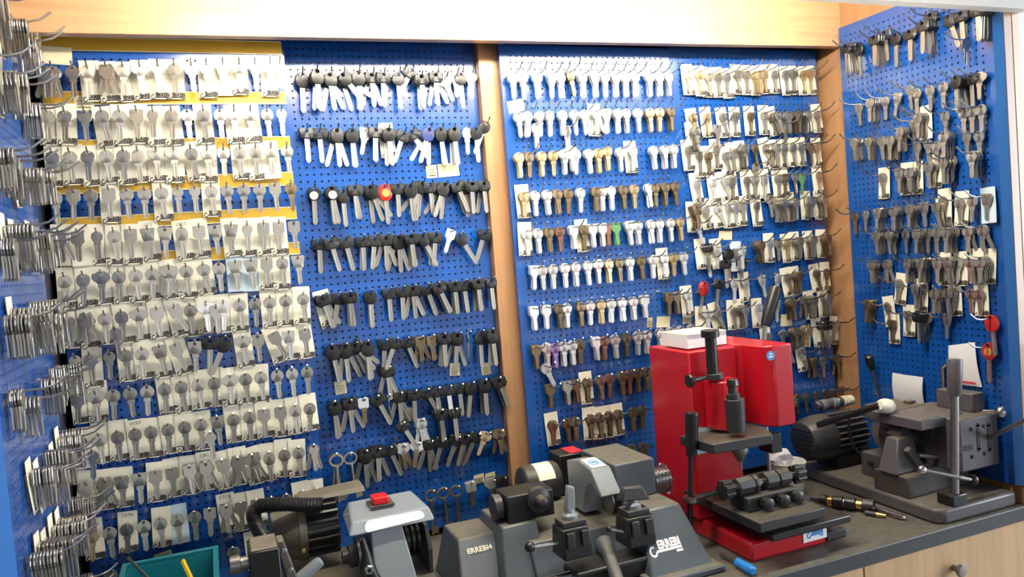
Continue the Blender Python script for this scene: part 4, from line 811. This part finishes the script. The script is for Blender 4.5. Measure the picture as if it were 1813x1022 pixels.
# ------------------------------------------------------------------ loose things
tx0, tx1, ty0, ty1, tz = -.165, -.030, -.30, -.055, 1.040
tr_ = thing('teal_bin', 'open teal plastic bin holding a yellow pencil', 'bin', (-.1, -.18, ZC))
part('bin_floor', bx((tx0+.008, ty0+.008, ZC+.001), (tx1-.008, ty1-.008, ZC+.004)), 'teal_plastic', tr_)
th = .003
for lo_, hi_ in (((tx0, ty1-th), (tx1, ty1)), ((tx0, ty0), (tx1, ty0+th)), ((tx0, ty0+th), (tx0+th, ty1-th)), ((tx1-th, ty0+th), (tx1, ty1-th))):
    part('bin_wall', MB().box((lo_[0], lo_[1], ZC+.001), (hi_[0], hi_[1], tz)), 'teal_plastic', tr_)
for lo_, hi_ in (((tx0-.006, ty1-.003), (tx1+.006, ty1+.006)), ((tx0-.006, ty0-.006), (tx1+.006, ty0+.003)), ((tx0-.006, ty0+.003), (tx0+.003, ty1-.003)), ((tx1-.003, ty0+.003), (tx1+.006, ty1-.003))):
    part('bin_rim', MB().box((lo_[0], lo_[1], tz+.0002), (hi_[0], hi_[1], tz+.005)), 'teal_plastic', tr_, .001)
a = c(324, 994, -.075); e = c(340, 1028, -.12); e2 = a+(e-a)*2.6
pn = thing('yellow_pencil', 'yellow pencil standing in the teal bin', 'pencil', tuple(a))
part('shaft', MB().cyl(a, e2, .0042, n=6), 'yellow_paint', pn); part('end_cap', MB().cyl(a+(a-e2).normalized()*.004, a, .0036, n=10), 'machine_dark', pn)
a = c(226, 988, -.07); e = c(258, 1020, -.14); e2 = a+(e-a)*1.6
solid('steel_rod', MB().cyl(a, e2, .0026, n=8), 'steel_dull', 'thin steel rod leaning over the edge of the teal bin', 'rod')
# cup with paper
cx_, cy_ = 1.098, -.150
cp = thing('plastic_cup', 'white plastic cup of scrap paper behind the drill table', 'cup', (cx_, cy_, ZC))
part('cup_wall', MB().lathe((cx_, cy_, ZC+.0005), (0, 0, 1), [(0, .028), (.001, .0285), (.068, .037), (.070, .038), (.071, .037), (.068, .0355), (.004, .027), (.003, .001)], 32), 'white_cup', cp)
wad = bmesh.new(); bmesh.ops.create_icosphere(wad, subdivisions=2, radius=.024)
for v in wad.verts: v.co *= rnd.uniform(.72, 1.15)
me = bpy.data.meshes.new('paper_wad'); wad.to_mesh(me); wad.free(); me.materials.append(MT['white_paper'])
w_ = link('paper_wad', me); w_.location = (cx_-.012, cy_+.002, ZC+.078); w_.scale = (1.1, .9, 1); tag(w_, 'crumpled white paper sticking out of the plastic cup', 'paper')
# white carton on the drill
a = c(1190, 617, -.235); e = c(1249, 617, -.235)
bxo = thing('white_carton', 'small white carton lying on top of the red drill', 'box', (.86, -.2, 1.297))
part('carton', bx((.812, -.238, 1.2965), (.900, -.150, 1.322)), 'white_paper', bxo, .001)
part('lid_flap', bx((.812, -.240, 1.3222), (.900, -.150, 1.3235)), 'card_white', bxo)
# screwdriver
a = c(1276, 982, -.35); a = on(1276, 982, 2, ZC+.006); b_ = on(1304, 995, 2, ZC+.009); e = on(1334, 1012, 2, ZC+.009)
sd = thing('screwdriver', 'blue-handled screwdriver lying on worktop before red drill', 'tool', tuple(b_))
part('shaft', MB().cyl(a, b_, .0026, n=10), 'steel_dull', sd)
part('handle', MB().lathe(b_, e-b_, [(0, .006), (.004, .0085), (.012, .0075), ((e-b_).length-.004, .0088), ((e-b_).length, .006)], 8), 'blue_handle', sd, .001)
solid('rubber_block', bx((.975, -.387, ZC+.0005), (1.019, -.33, ZC+.016)), 'rubber', 'dark rubber block beside the base of red drill', 'block', bevel=.002)
# arbor with brass
a = on(1436, 884, 2, ZC+.013); e = on(1548, 897, 2, ZC+.013); L = (e-a).length
ab = thing('spindle_arbor', 'black arbor with brass collars lying beside the drill table', 'tool', tuple(a))
for i, (f0, f1, r_, mt_) in enumerate(((0, .17, .0095, 'machine_dark'), (.17, .27, .0115, 'machine_black'), (.27, .36, .010, 'brass_bit'), (.36, .52, .0125, 'machine_black'), (.52, .56, .010, 'steel_dull'), (.56, .72, .0125, 'machine_black'), (.72, .82, .009, 'brass_bit'), (.82, 1, .0125, 'machine_dark'))):
    part('collar', MB().lathe(a.lerp(e, f0), e-a, [(0, r_*.92), (.001, r_), ((f1-f0)*L-.001, r_), ((f1-f0)*L-.0002, r_*.92)], 18), mt_, ab)
a = on(1545, 900, 2, ZC+.0055); e = on(1604, 918, 2, ZC+.0055)
rd = thing('steel_punch', 'bright steel punch lying against the thick base plate', 'tool', tuple(a)); L = (e-a).length
part('shank', MB().lathe(a, e-a, [(0, .005), (L*.9, .005), (L*.93, .003), (L, .002)], 14), 'steel', rd)
a = on(1532, 908, 2, ZC+.005); e = on(1569, 914, 2, ZC+.005); L = (e-a).length
bd = thing('brass_bit', 'short brass-tipped drill bit beside the steel punch', 'tool', tuple(a))
part('shank', MB().cyl(a, a.lerp(e, .55), .0046, n=12), 'machine_dark', bd); part('tip', MB().cyl(a.lerp(e, .55), e, .0046, .003, 12), 'brass_bit', bd)
a = on(1480, 829, 2, ZC+.006); e = on(1546, 842, 2, ZC+.006); L = (e-a).length
pe = thing('blue_pen', 'dark blue pen lying behind the arbor on the worktop', 'pen', tuple(a))
part('barrel', MB().lathe(a.lerp(e, .12), e-a, [(0, .005), (L*.86, .0055), (L*.88, .003)], 12), 'pen_blue', pe); part('tip', MB().cyl(a, a.lerp(e, .119), .0025, .0048, 12), 'steel', pe)
def sheet(name, label, px4, off, parts_):
    P = [on(px, py, 0, 1.388-o_) for (px, py), o_ in zip(px4, off)]; m = MB(); n_ = 6
    for i in range(n_+1):
        t_ = i/n_; l_ = P[0].lerp(P[3], t_); r_ = P[1].lerp(P[2], t_); w = .004*math.sin(math.pi*t_)
        for dx in (0, .0004): m.v += [tuple(l_+Vector((dx-w, 0, 0))), tuple(l_.lerp(r_, .5)+Vector((dx-w-.003, 0, 0))), tuple(r_+Vector((dx-w, 0, 0)))]
    for i in range(n_):
        a_ = 6*i; m.f += [(a_, a_+1, a_+7, a_+6), (a_+1, a_+2, a_+8, a_+7), (a_+3, a_+9, a_+10, a_+4), (a_+4, a_+10, a_+11, a_+5), (a_, a_+6, a_+9, a_+3), (a_+2, a_+5, a_+11, a_+8)]
    m.f += [(0, 3, 4, 1), (1, 4, 5, 2), (6*n_, 6*n_+1, 6*n_+4, 6*n_+3), (6*n_+1, 6*n_+2, 6*n_+5, 6*n_+4)]
    o = tag(part(name, m, 'white_paper'), label, 'paper'); return o, P
sheet('paper_sheet', 'curled white paper stuck on wing board behind the lever machine', [(1580, 660), (1634, 668), (1637, 718), (1585, 716)], (.012, .012, .006, .006), 0)
o, P = sheet('paper_sheet', 'white paper with red bottom line on wing board beside red-headed key', [(1679, 612), (1726, 606), (1739, 686), (1686, 678)], (.012, .008, .004, .006), 0)
m = MB(); a = P[3].lerp(P[0], .06); b_ = P[2].lerp(P[1], .06).lerp(a, .12)
m.hexa([a+Vector((-.006, 0, 0)), b_+Vector((-.006, 0, 0)), b_+Vector((-.006, 0, .004)), a+Vector((-.006, 0, .004))], [a+Vector((-.0063, 0, 0)), b_+Vector((-.0063, 0, 0)), b_+Vector((-.0063, 0, .004)), a+Vector((-.0063, 0, .004))])
sub('red_line', m, 'red_print', o)
